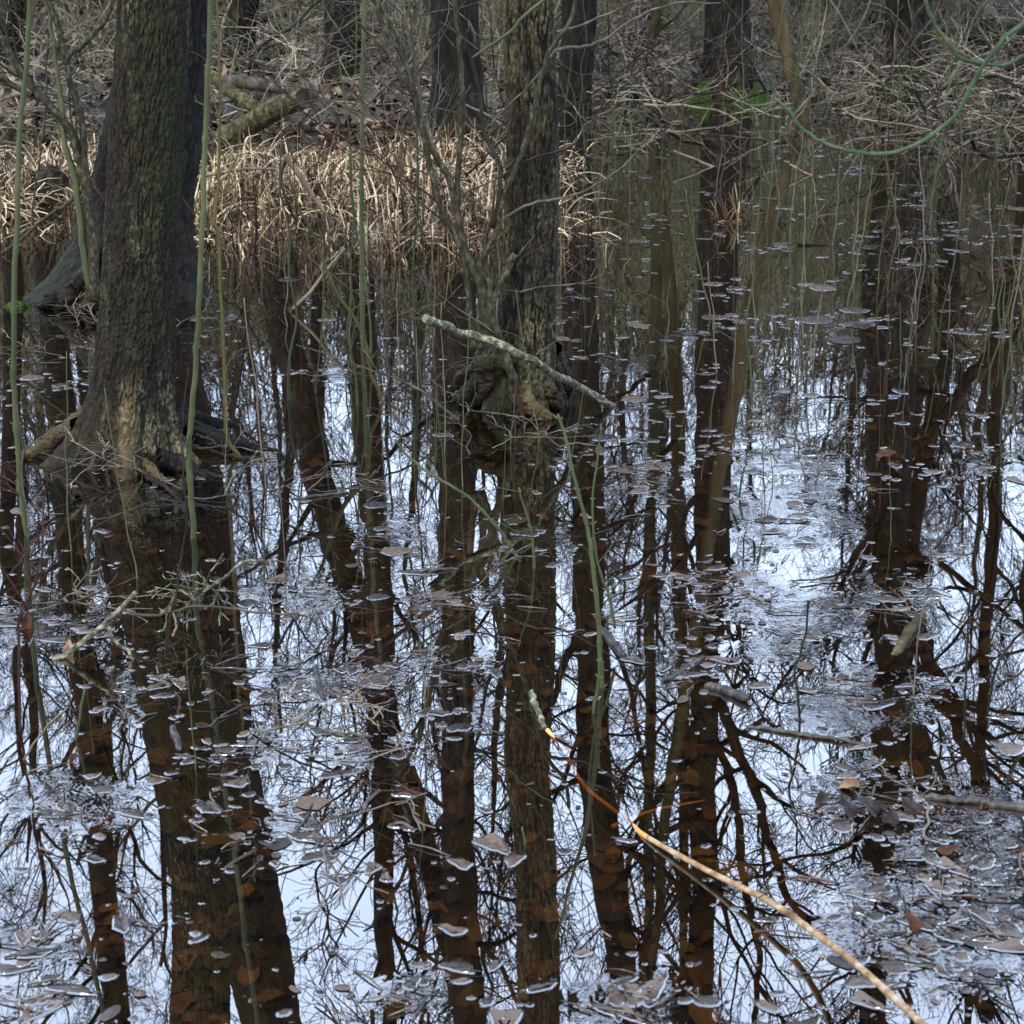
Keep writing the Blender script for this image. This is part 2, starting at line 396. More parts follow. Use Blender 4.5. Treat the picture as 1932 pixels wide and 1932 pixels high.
ys = np.concatenate([np.linspace(-12, 2.2, 12), np.linspace(2.3, 8, 230), np.linspace(8.06, 20, 150)])
X, Y, Q = grid(xs, ys)
film = np.zeros(X.size); PX = X.ravel(); PY = Y.ravel()
dep = PY * cp + CAMH * sp; ok = PY > 2; dd = np.where(ok, dep, 5)
u = 966 + PX / dd * F; w = 966 - (PY * sp - CAMH * cp) / dd * F
ns = fbm(np.stack([PX * 5, PY * 5, PX * 0], 1), 3, 9)
for (a, b_, rx, ry, wt) in PATCH:
    q = ((u - a) / rx) ** 2 + ((w - b_) / ry) ** 2
    film = np.maximum(film, np.clip(1.0 - q + ns * 1.6, 0, 1) * min(1, wt / 1.6) * ok)
film = np.clip(film - .1, 0, 1) * (.35 + .65 * np.clip(.5 + 1.5 * fbm(np.stack([PX * 9, PY * 9, PX * 0], 1), 2, 19), 0, 1))
mb = MB(); mb.add(np.stack([PX, PY, PX * 0], 1), Q)
tag(mb.build('water', M['water'], attrs={'film': film}), kind='structure')

# ------------------------------------------------------------------ barked trunks
def trunk_mesh(path, rad, NU, NV, par, m, cell=.028, depth=.007, lobes=None, seed=1, moss=None, worn=None, name='trunk', stretch=.33):
    """path: points bottom to top; rad(h, theta) radius by height above water; real furrows in the mesh"""
    P = spline(path, 12); L = np.concatenate([[0], np.cumsum(np.linalg.norm(np.diff(P, axis=0), axis=1))])
    q_ = np.linspace(0, 1, NV); s = (q_ * .3 + .7 * q_ ** 3.) * L[-1]
    C = np.stack([np.interp(s, L, P[:, a]) for a in range(3)], 1)
    th = np.arange(NU) * 2 * math.pi / NU
    TH, II = np.meshgrid(th, np.arange(NV)); TH = TH.ravel(); II = II.ravel()
    Z = C[II, 2]; r = rad(Z, TH)
    rr = np.median(r)
    c, sn = np.cos(TH), np.sin(TH)
    B = np.stack([c * rr, sn * rr, s[II] * stretch], 1) / cell
    tw = np.stack([B[:, 0] * .6, B[:, 1] * .6, B[:, 2] * .6], 1)
    B2 = B + .6 * np.stack([fbm(tw, 2, seed + 40), fbm(tw + 9, 2, seed + 50), fbm(tw + 5, 2, seed + 60)], 1)
    B2 = B2 + .22 * np.stack([fbm(B * 2.6, 2, seed + 70), fbm(B * 2.6 + 4, 2, seed + 71), fbm(B * 2.6 + 8, 2, seed + 72)], 1)
    F1, F2 = worley(B2, seed, 5.); e = F2 - F1
    hv = h3(*[np.floor(B2[:, a] * .9).astype(np.int64) for a in range(3)], seed)
    e = e + .12 * fbm(B * 3.1, 3, seed + 77)
    ridge = np.clip((e - .04) / .17, 0, 1) ** .8
    f1, f2 = worley(B2 * np.array([2.3, 2.3, 2.9]) + 7, seed + 9); ridge2 = np.clip((f2 - f1) / .3, 0, 1)
    vq = np.stack([c * rr / (cell * 1.5), sn * rr / (cell * 1.5), s[II] / (cell * 9)], 1)
    vn1 = fbm(vq + .35 * np.stack([fbm(vq * 2.2, 2, seed + 21)] * 3, 1), 3, seed + 20); fis = np.clip((np.abs(vn1) - .015) / .13, 0, 1) ** .7
    vq2 = vq * [2.1, 2.1, 2.6] + 5; fis2 = np.clip(np.abs(fbm(vq2, 3, seed + 23)) / .12, 0, 1)
    rid = fis * (.45 + .55 * ridge) * (.75 + .25 * fis2) * (.8 + .2 * ridge2)
    disp = (rid - .5) * depth * 1.25 + .55 * depth * fbm(B * 1.1, 4, seed + 3) + .3 * depth * fbm(B * 4.5, 3, seed + 4) + rr * .035 * fbm(B * cell * 9, 3, seed + 5)
    Rr = r + disp
    V = C[II] + np.stack([c * Rr, sn * Rr, 0 * Rr], 1)
    i = np.arange(NV - 1)[:, None] * NU; j = np.arange(NU)[None]; j2 = (j + 1) % NU
    Q = np.stack([i + j, i + j2, i + NU + j2, i + NU + j], -1).reshape(-1, 4)
    mb = MB(); mb.add(V, Q)
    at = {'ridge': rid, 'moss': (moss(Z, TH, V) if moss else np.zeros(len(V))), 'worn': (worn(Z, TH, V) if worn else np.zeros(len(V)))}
    return mb.build(name, m, par, attrs=at)
def root(par, P, r0, r1, m, seed, worn=0., moss_=0., k=36, cell=.022, depth=.004, name='root'):
    P = wob(spline(P, 16), .01, 2, seed); n = len(P); rr = np.linspace(r0, r1, n)
    T = np.gradient(P, axis=0); T /= np.linalg.norm(T, axis=1)[:, None]
    U = np.cross(T, [.13, .2, 1.]); U /= np.linalg.norm(U, axis=1)[:, None]; Wv = np.cross(T, U)
    a = np.arange(k) * 2 * math.pi / k
    N = (np.cos(a)[None, :, None] * U[:, None] + np.sin(a)[None, :, None] * Wv[:, None]).reshape(-1, 3)
    C = np.repeat(P, k, 0); R_ = np.repeat(rr, k)
    F1, F2 = worley((C + N * R_[:, None]) / cell, seed); rid = np.clip((F2 - F1) / .35, 0, 1); rid = .45 + .35 * fbm(np.column_stack([np.tile(a * 2.2, n), np.repeat(np.arange(n) * .35, k), np.full(n * k, seed)]), 3, seed) + .2 * rid
    R_ = R_ * (1 + .16 * fbm((C + N * R_[:, None]) * 7, 3, seed) + .09 * np.tile(np.sin(4 * a + seed), n) + .06 * np.tile(np.sin(9 * a + 2 * seed), n) + .06 * fbm((C + N * R_[:, None]) * 60, 3, seed)) + (rid - .5) * depth
    V = C + N * R_[:, None]
    i = np.arange(n - 1)[:, None] * k; j = np.arange(k)[None]; j2 = (j + 1) % k
    mb = MB(); mb.add(V, np.stack([i + j, i + j2, i + k + j2, i + k + j], -1).reshape(-1, 4))
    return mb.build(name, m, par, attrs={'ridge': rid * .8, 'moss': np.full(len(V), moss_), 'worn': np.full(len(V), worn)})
def pd(path, w=None): return path
def lobed(r_of_h, amp, hs, lobes):
    def f(Z, TH):
        r = np.interp(Z, *r_of_h)
        fl = np.zeros_like(Z)
        for (ang, wd, a) in lobes:
            d = (TH - ang + math.pi) % (2 * math.pi) - math.pi
            fl = fl + a * np.exp(-(d / wd) ** 2)
        return r + amp * np.exp(-np.maximum(Z, -.05) / hs) * fl + r * .04 * np.sin(3 * TH + Z * 2)
    return f

# -- T1: the big furrowed tree, front left
Y1 = 6.3
b1 = g(240, 868)
def cx(pts, Y, refl=False): return [(rf if refl else v)(a, b_, Y) for a, b_ in pts]
T1 = empty('tree', b1, 'thick furrowed olive-brown trunk with splayed roots, in front at the left', 'tree')
p1 = [b1 + [0, .05, -.2]] + [b1 + [0, .05, 0]] + [v(252, 700, Y1 + .05), v(262, 500, Y1 + .05), v(272, 300, Y1 + .05), v(291, 0, Y1 + .05), rf(385, 1680, Y1 + .05), rf(380, 1905, Y1 + .05)]
e = p1[-1] - p1[-2]; e /= np.linalg.norm(e)
p1 += [p1[-1] + e * 3 + [.05, 0, 0], p1[-1] + e * 8]
rad1 = lobed(([-.2, 0, .2, .5, .9, 1.5, 2.4, 9.8], [.15, .145, .128, .118, .112, .104, .1, .06]), .13, .11,
             [(-1.42, .24, .95), (-2.75, .33, 1.15), (-.4, .3, .95), (1.2, .5, .7), (2.4, .5, .6), (-2.05, .2, .45), (-.9, .16, .35)])
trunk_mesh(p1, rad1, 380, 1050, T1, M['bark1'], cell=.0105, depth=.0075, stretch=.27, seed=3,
           moss=lambda Z, TH, V: np.clip(np.cos(TH + .5) * .7 + .1 + 1.1 * fbm(V * 9, 3, 5), 0, 1) * sstep(.15, .6, Z) * .8,
           worn=lambda Z, TH, V: np.exp(-((TH - (2 * math.pi - 1.5)) / .28) ** 2) * sstep(.4, .16, Z) * .3)
def rt(par, pts, r0, r1, m, seed, worn=0., moss_=0., dz=None, **k):
    """roots given by where they run on the water level, z rising towards the trunk"""
    P = [g(a, b_, z) for a, b_, z in pts]; return root(par, P, r0, r1, m, seed, worn, moss_, **k)
rt(T1, [(165,790,.10),(120,820,.05),(75,850,.015),(20,868,-.03)], .045, .016, M['bark1'], 5, .35)
rt(T1, [(140,800,.12),(118,825,.05),(122,862,-.03)], .022, .014, M['bark1'], 6, .3)
rt(T1, [(232,800,.08),(245,850,.03),(275,890,-.01),(320,915,-.04)], .05, .018, M['bark1'], 7, .3)
rt(T1, [(270,870,.02),(300,900,.005),(345,925,-.03)], .016, .008, M['bark1'], 8, .5)
rt(T1, [(320,790,.09),(375,812,.05),(430,830,.025),(470,846,0),(540,870,-.03)], .03, .009, M['bark2'], 9)
rt(T1, [(330,800,.06),(400,830,.03),(450,838,.02),(500,850,-.02)], .035, .012, M['bark2'], 10)
rt(T1, [(340,780,.06),(400,796,.03),(450,806,-.02)], .026, .01, M['bark2'], 11)
rt(T1, [(300,860,.05),(345,885,.0),(420,905,-.02)], .03, .01, M['bark2'], 12)
rt(T1, [(205,830,.03),(195,860,.01),(182,880,-.03)], .018, .008, M['bark2'], 13)
for q_, (a_, b_, c_, d_) in enumerate([((300,868,.03),(330,880,.012),(380,892,.006),(455,905,-.004)), ((345,840,.03),(400,850,.012),(440,862,.006),(500,868,0)), ((180,862,.02),(200,885,.008),(205,915,.0),(212,930,-.01)),
        ((100,850,.03),(60,860,.012),(30,872,.004),(-10,880,-.01)), ((255,880,.02),(290,905,.012),(325,930,.006),(342,950,-.01)), ((350,800,.05),(410,820,.03),(480,838,.012),(530,850,.0))]):
    rt(T1, [a_, b_, c_, d_], .008, .003, M['bark2'], 70 + q_, .1, k=12, depth=.001)
rt(T1, [(150,850,.03),(90,866,.006),(20,858,-.02)], .013, .006, M['bark2'], 14)

# -- T2: darker tree leaning right behind it
Y2 = 9.0
b2 = g(240, 556); T2 = empty('tree', b2, 'dark thick trunk leaning right, half hidden behind the front left tree', 'tree')
p2 = [v(228, 600, Y2), v(232, 555, Y2), v(250, 430, Y2), v(275, 300, Y2), v(303, 120, Y2), v(312, 0, Y2)]
p2 += [rf(395, 1250, Y2), rf(440, 1550, Y2), rf(508, 1925, Y2)]
e = p2[-1] - p2[-2]; e /= np.linalg.norm(e); p2 += [p2[-1] + e * 3, p2[-1] + e * 8 + [0, 0, 1]]
rad2 = lobed(([-.2, .1, .4, .75, 1.1, 1.5, 4, 12], [.3, .27, .235, .215, .19, .175, .15, .08]), .16, .12, [(-2.9, .5, 1.), (-2.2, .4, .8), (-.2, .5, .8), (.8, .5, .6), (-1.3, .4, .6)])
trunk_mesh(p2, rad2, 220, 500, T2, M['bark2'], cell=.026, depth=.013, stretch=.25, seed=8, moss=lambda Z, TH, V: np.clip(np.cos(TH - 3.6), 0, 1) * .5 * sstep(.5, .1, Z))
rt(T2, [(190,500,.2),(150,540,.09),(120,570,.03),(100,600,-.05)], .065, .02, M['bark2'], 15, .05)
rt(T2, [(200,520,.15),(175,560,.06),(165,600,-.04)], .06, .02, M['bark2'], 16, .2)
rt(T2, [(150,540,.06),(95,566,.04),(60,580,-.03)], .04, .015, M['bark2'], 17, 0, .25)

# -- T3: the middle tree on its hollow foot
Y3 = 6.95
b3 = g(985, 770); T3 = empty('tree', b3, 'furrowed yellowish trunk on a hollow gnarled root foot, in the middle', 'tree')
p3 = [v(978, 800, Y3), v(980, 740, Y3), v(990, 660, Y3), v(994, 560, Y3), v(1000, 420, Y3), v(1003, 300, Y3), v(1000, 150, Y3), v(997, 0, Y3)]
p3 += [rf(1010, 1600, Y3), rf(1018, 1905, Y3)]
e = p3[-1] - p3[-2]; e /= np.linalg.norm(e); p3 += [p3[-1] + e * 3, p3[-1] + e * 8]
rad3 = lobed(([-.2, 0, .12, .25, .45, .8, 1.5, 2.4, 10], [.1, .105, .108, .1, .093, .0885, .078, .078, .05]), .05, .12, [(-.8, .35, .7), (-2.6, .35, 1.), (-1.7, .25, .5), (.4, .4, .6), (2, .7, .8)])
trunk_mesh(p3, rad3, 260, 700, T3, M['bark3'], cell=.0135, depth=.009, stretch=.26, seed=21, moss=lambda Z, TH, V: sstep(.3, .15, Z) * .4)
rt(T3, [(975,690,.16),(985,730,.10),(1000,765,.05),(1035,790,.0),(1050,802,-.04)], .03, .02, M['bark3'], 22, .35)
rt(T3, [(960,700,.14),(958,740,.07),(962,775,.02),(965,800,-.03)], .022, .012, M['bark2'], 31, .1)
rt(T3, [(1030,690,.15),(1050,720,.08),(1062,750,.03),(1072,775,-.03)], .016, .009, M['bark2'], 32, .1)
rt(T3, [(930,700,.13),(890,722,.08),(862,748,.02),(848,765,-.03)], .016, .007, M['bark2'], 33, .1)
rt(T3, [(915,705,.12),(918,740,.06),(925,772,.0),(930,785,-.03)], .014, .008, M['bark2'], 34, .1)
rt(T3, [(900,690,.15),(878,700,.14),(862,715,.09),(870,740,.02),(866,760,-.03)], .012, .006, M['bark3'], 35, .2)
rt(T3, [(1010,700,.14),(1035,740,.07),(1055,765,.0),(1075,775,-.05)], .035, .02, M['bark2'], 23, .2)
rt(T3, [(945,690,.17),(905,715,.12),(880,745,.04),(868,770,-.04)], .036, .02, M['bark2'], 24, .1)
rt(T3, [(930,700,.15),(912,735,.08),(905,770,-.03)], .03, .018, M['bark2'], 25, .2)
rt(T3, [(925,692,.16),(885,700,.10),(858,735,.03),(838,755,-.03)], .028, .012, M['bark2'], 26)
rt(T3, [(900,735,.04),(870,742,.03),(845,750,-.01)], .014, .008, M['bark3'], 27, .4)
rt(T3, [(1040,660,.2),(1055,700,.09),(1068,735,-.02)], .035, .03, M['bark3'], 28)
# overhanging burl
root(T3, [v(900, 694, 6.86), v(935, 682, 6.84), v(968, 690, 6.84)], .026, .022, M['bark3'], 29, .15, .5, name='burl')

# ------------------------------------------------------------------ trees of the far bank, followed upwards in the mirror
def far_tree(label, base, pts, Y, m='far_bark', flare=1.7, H=None, br=True, seed=1, hmin=3.2, n=16, len0=2.6, moss=False, cat='tree', name='tree', top=14., depth=3, nch=5, rminb=.003):
    """base (px,py,width px); pts reflected (px,py,width px)"""
    B = v(base[0], base[1], Y)
    t = empty(name, [B[0], Y, float(gz(B[0], Y))], label, cat)
    P = [[B[0], Y, min(B[2], gz(B[0], Y)) - .2]]; rr = [base[2] / ppm(B) / 2 * flare]
    P.append(B); rr.append(base[2] / ppm(B) / 2 * 1.15)
    for (a, b_, w_) in pts:
        q = rf(a, b_, Y); P.append(q); rr.append(w_ / 2 * (q[1] * cp + (CAMH + q[2]) * sp) / F)
    P = np.array(P); rr = np.array(rr)
    e = (P[-1] - P[-2]); e /= np.linalg.norm(e); e = e * .6 + np.array([0, 0, .4]); e /= np.linalg.norm(e)
    ext = max(1., top - P[-1][2])
    P = np.vstack([P, P[-1] + e * ext * .5, P[-1] + e * ext]); rr = np.append(rr, [rr[-1] * .65, .02])
    S = spline(np.column_stack([P, rr]), 9)
    S = S[S[:, 2].argsort()] if (np.diff(S[:, 2]) < 0).any() else S
    mb = MB(); C = wob(S[:, :3], .03, 1.2, seed); C[:12] = S[:12, :3]
    k = 18; n0 = len(C); a = np.arange(k) * 2 * math.pi / k
    ang = np.tile(a, n0); Zr = np.repeat(C[:, 2] - gz(B[0], Y), k); Rr = np.repeat(S[:, 3], k)
    q = np.stack([np.cos(ang) * 4, np.sin(ang) * 4, Zr * 3], 1)
    Rr = Rr * (1 + .09 * fbm(q, 3, seed) + .8 * (flare - 1) * np.exp(-np.maximum(Zr, 0) / .12) * (.6 + .5 * np.sin(ang * 4 + seed)))
    V = np.repeat(C, k, 0) + np.stack([np.cos(ang) * Rr, np.sin(ang) * Rr, 0 * Rr], 1)
    i = np.arange(n0 - 1)[:, None] * k; j = np.arange(k)[None]; j2 = (j + 1) % k
    mb.add(V, np.stack([i + j, i + j2, i + k + j2, i + k + j], -1).reshape(-1, 4), .45 + .2 * fbm(q * .5, 2, seed + 2))
    mb.build('trunk', M[m], t)
    if moss:
        mm = MB(); rgm = random.Random(seed)
        zb = gz(B[0], Y)
        ka = 64; aa = np.arange(ka) * 2 * math.pi / ka; nzz = fbm(np.stack([np.cos(aa) * 2.2, np.sin(aa) * 2.2, aa * 0 + seed], 1), 3, 4)
        hm = moss * (1.0 + 1.3 * nzz); VV = []
        for q_, (th_, of) in enumerate([(-.1, .015), (.15, .022), (.4, .02), (.65, .016), (.85, .01), (1., -.012)]):
            hh = hm * th_; rr_ = np.interp(zb + hh, S[:, 2], S[:, 3]) * (1 + .8 * (flare - 1) * np.exp(-np.maximum(hh, 0) / .12) * 1.4) * (1.03 + .14 * (1 - th_)) + of + .012 * fbm(np.stack([np.cos(aa) * 9, np.sin(aa) * 9, aa * 0 + q_ * 1.7], 1), 2, 8)
            VV.append(np.stack([B[0] + np.cos(aa) * rr_, Y + np.sin(aa) * rr_, zb + hh], 1))
        i_ = np.arange(5)[:, None] * ka; j_ = np.arange(ka)[None]
        mm.add(np.vstack(VV), np.stack([i_ + j_, i_ + (j_ + 1) % ka, i_ + ka + (j_ + 1) % ka, i_ + ka + j_], -1).reshape(-1, 4), .5)
        for c in range(1500):
            an = rgm.uniform(0, 2 * math.pi); hh = abs(rgm.gauss(0, moss)) ; 
            if hh > moss * 1.6 * (.6 + .4 * math.sin(an * 4 + seed)): continue
            r_ = np.interp(zb + hh, S[:, 2], S[:, 3]) * (1 + .8 * (flare - 1) * math.exp(-hh / .12) * (.6 + .5 * math.sin(an * 4 + seed)))
            c0 = np.array([B[0] + math.cos(an) * r_, Y + math.sin(an) * r_, zb + hh - .02]); s_ = rgm.uniform(.011, .024)
            mm.tube([c0 - [0, 0, s_ * 1.6], c0, c0 + [math.cos(an) * .012, math.sin(an) * .012, s_ * 1.2]], [s_ * .6, s_ * .9, s_ * .15], 5, rgm.random())
        mm.build('moss', M['moss'], t)
    if br:
        rg = random.Random(seed * 7 + 1); bb = MB()
        zt = C[-1][2]
        for c in range(int(n * 1.35)):
            z = hmin + (zt * .97 - hmin) * (c + rg.random()) / int(n * 1.35)
            q = np.array([np.interp(z, C[:, 2], C[:, a_]) for a_ in range(3)]); r_ = np.interp(z, C[:, 2], S[:, 3])
            an = rg.uniform(0, 2 * math.pi); el = rg.uniform(.35, 1.1)
            L = len0 * (1.15 - .7 * (z - hmin) / (zt - hmin)) * rg.uniform(.6, 1.2)
            grow(bb, q, np.array([math.cos(an), math.sin(an), el]), L, max(.012, min(r_ * .4, .03)), depth, rg, .12, 6, .3, nch, rminb, .4, .95, .56)
        bb.build('branches', M['twig_dark'], t)
    return t

TA = far_tree('slim dark trunk at the far left edge of the wood', (20, 130, 42), [(95,560,52),(125,930,52),(160,1300,50),(190,1600,48),(220,1930,46)], 19.5, seed=2)
TB = far_tree('dark trunk leaning right, beyond the log, left of the brushy trunk', (448, 112, 52), [(505,480,60),(570,760,58),(612,950,56),(668,1130,52),(722,1320,50),(772,1490,46),(832,1700,42),(885,1932,38)], 19.0, seed=3)
TC_ = far_tree('dark trunk veiled by thin twigs, right of the mossy log', (642, 165, 66), [(672,520,60),(690,780,56),(712,1050,52),(720,1300,48),(722,1500,44),(726,1760,34),(735,1932,26)], 17.6, seed=4)
TD = far_tree('broad buttressed trunk with a dark hollow at its foot, left of the middle tree', (862, 215, 92), [(858,520,84),(862,850,74),(862,1100,68),(864,1400,62),(866,1650,60),(885,1932,62)], 15.6, flare=2.1, seed=5)
TE = far_tree('straight dark trunk just right of the middle tree, on the far bank', (1082, 205, 56), [(1095,560,66),(1106,850,64),(1112,1150,62),(1122,1400,64),(1140,1600,68),(1182,1880,56)], 16.2, seed=6, n=18)
TF = far_tree('dark trunk with a bright green mossy foot, standing at the water edge', (1375, 172, 84), [(1352,520,74),(1346,850,68),(1343,1100,64),(1328,1300,56),(1326,1700,48),(1320,1932,42)], 17.3, flare=1.6, seed=7, moss=.12, n=20)
TG = far_tree('smooth yellow-brown trunk leaning left from the water, right of the mossy tree', (1512, 212, 25), [(1478,340,29),(1440,480,29),(1402,640,30),(1375,800,28),(1340,1000,26),(1300,1250,24),(1262,1500,20)], 15.8, 'lean_bark', flare=1.15, seed=8, n=10, len0=1.6)
TH_ = far_tree('dark trunk rising behind a green mossy mound, at the upper right', (1712, 118, 70), [(1682,520,104),(1682,800,84),(1680,1000,70),(1684,1200,70),(1668,1450,56),(1655,1650,50),(1645,1932,42)], 18.2, flare=1.9, seed=9, n=20, len0=3.)
TI = far_tree('slim dark trunk leaning at the right edge of the wood', (1955, 120, 44), [(1940,430,46),(1905,540,46),(1890,640,40),(1880,800,30),(1868,1100,24)], 18.6, seed=10, n=14)
TJ = far_tree('pale olive trunk in the wood just left of the middle tree', (950, 140, 22), [(970,500,22),(985,900,22),(1000,1300,20)], 18.6, 'far_bark_olive', flare=1.1, seed=11, n=10, len0=1.6)
TK = far_tree('pale olive trunk in the wood between the middle tree and the mossy tree', (1245, 62, 32), [(1238,600,22),(1230,900,22),(1226,1200,21),(1224,1600,18),(1222,1932,15)], 21.5, 'far_bark_olive', flare=1.1, seed=12, n=12, len0=1.8)
TL = far_tree('thin brown trunk between the middle tree and the mossy tree', (1222, 118, 13), [(1262,500,24),(1280,850,28),(1282,1100,24),(1290,1400,20)], 19.4, 'lean_bark', flare=1.1, seed=13, n=10, len0=1.6)

# a few big limbs seen in the mirror at the lower right, parts of their trees
def limb(t, pts, Y, m='far_bark', seed=0, twigs=10):
    mb = MB(); P = np.array([np.append(rf(a, b_, Y), w_ / 2 * (Y * cp + (CAMH + rf(a, b_, Y)[2]) * sp) / F) for a, b_, w_ in pts])
    S = spline(P, 7); C = wob(S[:, :3], .05, 2, seed); mb.tube(C, S[:, 3], 8, .4)
    rg = random.Random(seed)
    for c in range(twigs):
        i = rg.randrange(3, len(C) - 1); d = C[i] - C[i - 1]; d /= np.linalg.norm(d)
        grow(mb, C[i], d + np.array([rg.gauss(0, .7), rg.gauss(0, .7), rg.gauss(0, .5)]), rg.uniform(.9, 2.2), S[i, 3] * .5, 3, rg, .1, 5, .3, 4, .0035, .4)
    mb.build('limb', M[m], t)
limb(TF, [(1345,1290,22),(1380,1390,22),(1430,1500,20),(1462,1620,17),(1500,1720,14),(1590,1800,12),(1640,1932,10)], 17.3, seed=31)
limb(TF, [(1350,1390,18),(1385,1500,18),(1400,1640,16),(1430,1800,13),(1425,1932,10)], 17.3, seed=32)
limb(TF, [(1330,1330,16),(1290,1420,17),(1230,1520,15),(1190,1620,12),(1150,1760,9)], 17.3, seed=33)
limb(TH_, [(1700,1120,26),(1740,1200,28),(1775,1300,24),(1830,1420,20),(1885,1540,17),(1950,1680,14)], 18.2, seed=34)
limb(TH_, [(1690,1180,22),(1722,1300,34),(1735,1420,40),(1770,1600,38),(1800,1760,34),(1860,1932,28)], 18.2, seed=35)
limb(TH_, [(1780,1300,16),(1850,1380,14),(1932,1430,11),(2010,1500,8)], 18.2, seed=36)
limb(TH_, [(1690,1000,26),(1722,1040,28),(1752,1084,22)], 18.2, seed=37, twigs=2)
limb(TC_, [(715,1400,20),(745,1500,18),(778,1640,14),(800,1780,11),(790,1932,8)], 17.6, seed=38)
limb(TI, [(1890,640,22),(1800,760,18),(1740,860,12)], 18.6, seed=39)
limb(TE, [(1110,1150,16),(1050,1300,14),(1020,1400,10)], 16.2, seed=40)

# ------------------------------------------------------------------ the wood behind: bare trees, copied
def wood_tree(seed, H, label, nm='tree'):
    rg = random.Random(seed); t = empty(nm, (0, 0, 0), label, 'tree', 'bare trees of the wood beyond the pond')
    z = np.linspace(-.5, H, 14); P = np.stack([np.cumsum([rg.gauss(0, .09) for _ in z]), np.cumsum([rg.gauss(0, .09) for _ in z]), z], 1)
    P[:, :2] -= P[0, :2]
    rr = np.interp(z, [-.5, .3, H * .5, H], [.2, .15, .1, .02]); S = spline(np.column_stack([P, rr]), 4)
    mb = MB(); mb.tube(S[:, :3], S[:, 3], 9, .45); mb.build('trunk', M['far_bark'], t)
    bb = MB()
    for c in range(20):
        zz = H * (.16 + .82 * (c + rg.random()) / 20); q = np.array([np.interp(zz, S[:, 2], S[:, a]) for a in range(3)])
        an = rg.uniform(0, 6.28)
        grow(bb, q, np.array([math.cos(an), math.sin(an), rg.uniform(.2, 1.1)]), rg.uniform(1.5, 3.4) * (1.2 - .6 * zz / H), rg.uniform(.015, .028), 3, rg, .12, 6, .3, 6, .0033, .45, .95, .56)
    bb.build('branches', M['far_twigs'], t); return t
def shrub_proto(seed, label):
    rg = random.Random(seed); t = empty('shrub', (0, 0, 0), label, 'shrub', 'bare shrubs under the trees of the far wood')
    bb = MB()
    for c in range(9):
        an = rg.uniform(0, 6.28)
        grow(bb, np.array([rg.gauss(0, .15), rg.gauss(0, .15), -.1]), np.array([math.cos(an) * .5, math.sin(an) * .5, 1.2]), rg.uniform(1.8, 3.6), rg.uniform(.012, .022), 3, rg, .1, 5, .25, 5, .004, .5, .7, .55)
    bb.build('stems', M['far_shrub'], t); return t
WL = 'bare dark tree with fine twigs in the wood far beyond the pond'
SL = 'bare thin stemmed shrub under the trees beyond the pond'
wp = [wood_tree(100 + i, 10.5 + .8 * i, WL) for i in range(5)]
sp_ = [shrub_proto(200 + i, SL) for i in range(4)]
KIDS.clear(); rw = random.Random(5); spots = []
while len(spots) < 56:
    y = 22 + 55 * rw.random() ** .8; x = rw.uniform(-.36, .36) * y
    if all((x - a) ** 2 + (y - b_) ** 2 > (1.4 + y * .02) ** 2 for a, b_ in spots):
        px = 966 + x / (y * cp) * F
        if y < 27 and any(abs(px - q) < 60 for q in (880, 640, 1375, 1700, 1010, 440, 1510)): continue
        spots.append((x, y))
for k_ in range(6):
    y = rw.uniform(36, 58); spots.append(((rw.uniform(-150, 1900) - 966) / F * y * cp, y))
for px_, y in ((-90, 21), (70, 24), (1850, 22.5), (1100, 31), (560, 29)): spots.append(((px_ - 966) / F * y * cp, y))
for i, (x, y) in enumerate(spots):
    o = wp[i] if i < 5 else copy_tree(wp[i % 5])
    o.location = (x, y, float(gz(x, y))); o.rotation_euler.z = rw.uniform(0, 6.28); s_ = rw.uniform(.8, 1.2) * (.9 if y < 35 else 1.05); o.scale = (s_, s_, s_)
for i in range(190):
    y = 24 + 38 * rw.random() if i < 150 else 17.8 + 6 * rw.random(); x = rw.uniform(-.36, .36) * y
    o = sp_[i] if i < 4 else copy_tree(sp_[i % 4])
    o.location = (x, y, float(gz(x, y))); o.rotation_euler.z = rw.uniform(0, 6.28); s_ = rw.uniform(.6, 1.2) * (.4 if y < 24 else 1 if y < 30 else 1.6); o.scale = (s_, s_, s_)


# the far-off wood that closes the view
rg = random.Random(91); tb = MB(); 
for i in range(1900):
    y = rg.uniform(58, 125); x = rg.uniform(-.4, .4) * y; z = float(gz(x, y)); H = y * math.tan(R(rg.triangular(6, 16.5, 11.))) - 1.8 - z + 1
    r_ = rg.uniform(.05, .16); lx, ly = rg.gauss(0, .05) * H, rg.gauss(0, .05) * H
    P = np.array([[x, y, z - .3], [x + lx * .3, y + ly * .3, z + H * .35], [x + lx, y + ly, z + H * .7], [x + lx * 1.5, y + ly, z + H]])
    tb.tube(P, [r_, r_ * .8, r_ * .5, r_ * .15], 4, rg.random(), cap=False)
    for c in range(9):
        t_ = rg.uniform(.15, .95); q = P[0] + (P[3] - P[0]) * t_
        an = rg.uniform(0, 6.28); grow(tb, q, np.array([math.cos(an), math.sin(an), rg.uniform(.1, 1.)]), rg.uniform(1.5, 4) * (1.2 - t_ * .6), .03, 1, rg, .1, 4, .35, 4, .01, rg.random(), .9, .6)
tag(tb.build('distant_wood', M['far_wood'], smooth=False), 'far-off dense wood of bare trees and brush closing the view', 'wood', kind='stuff')

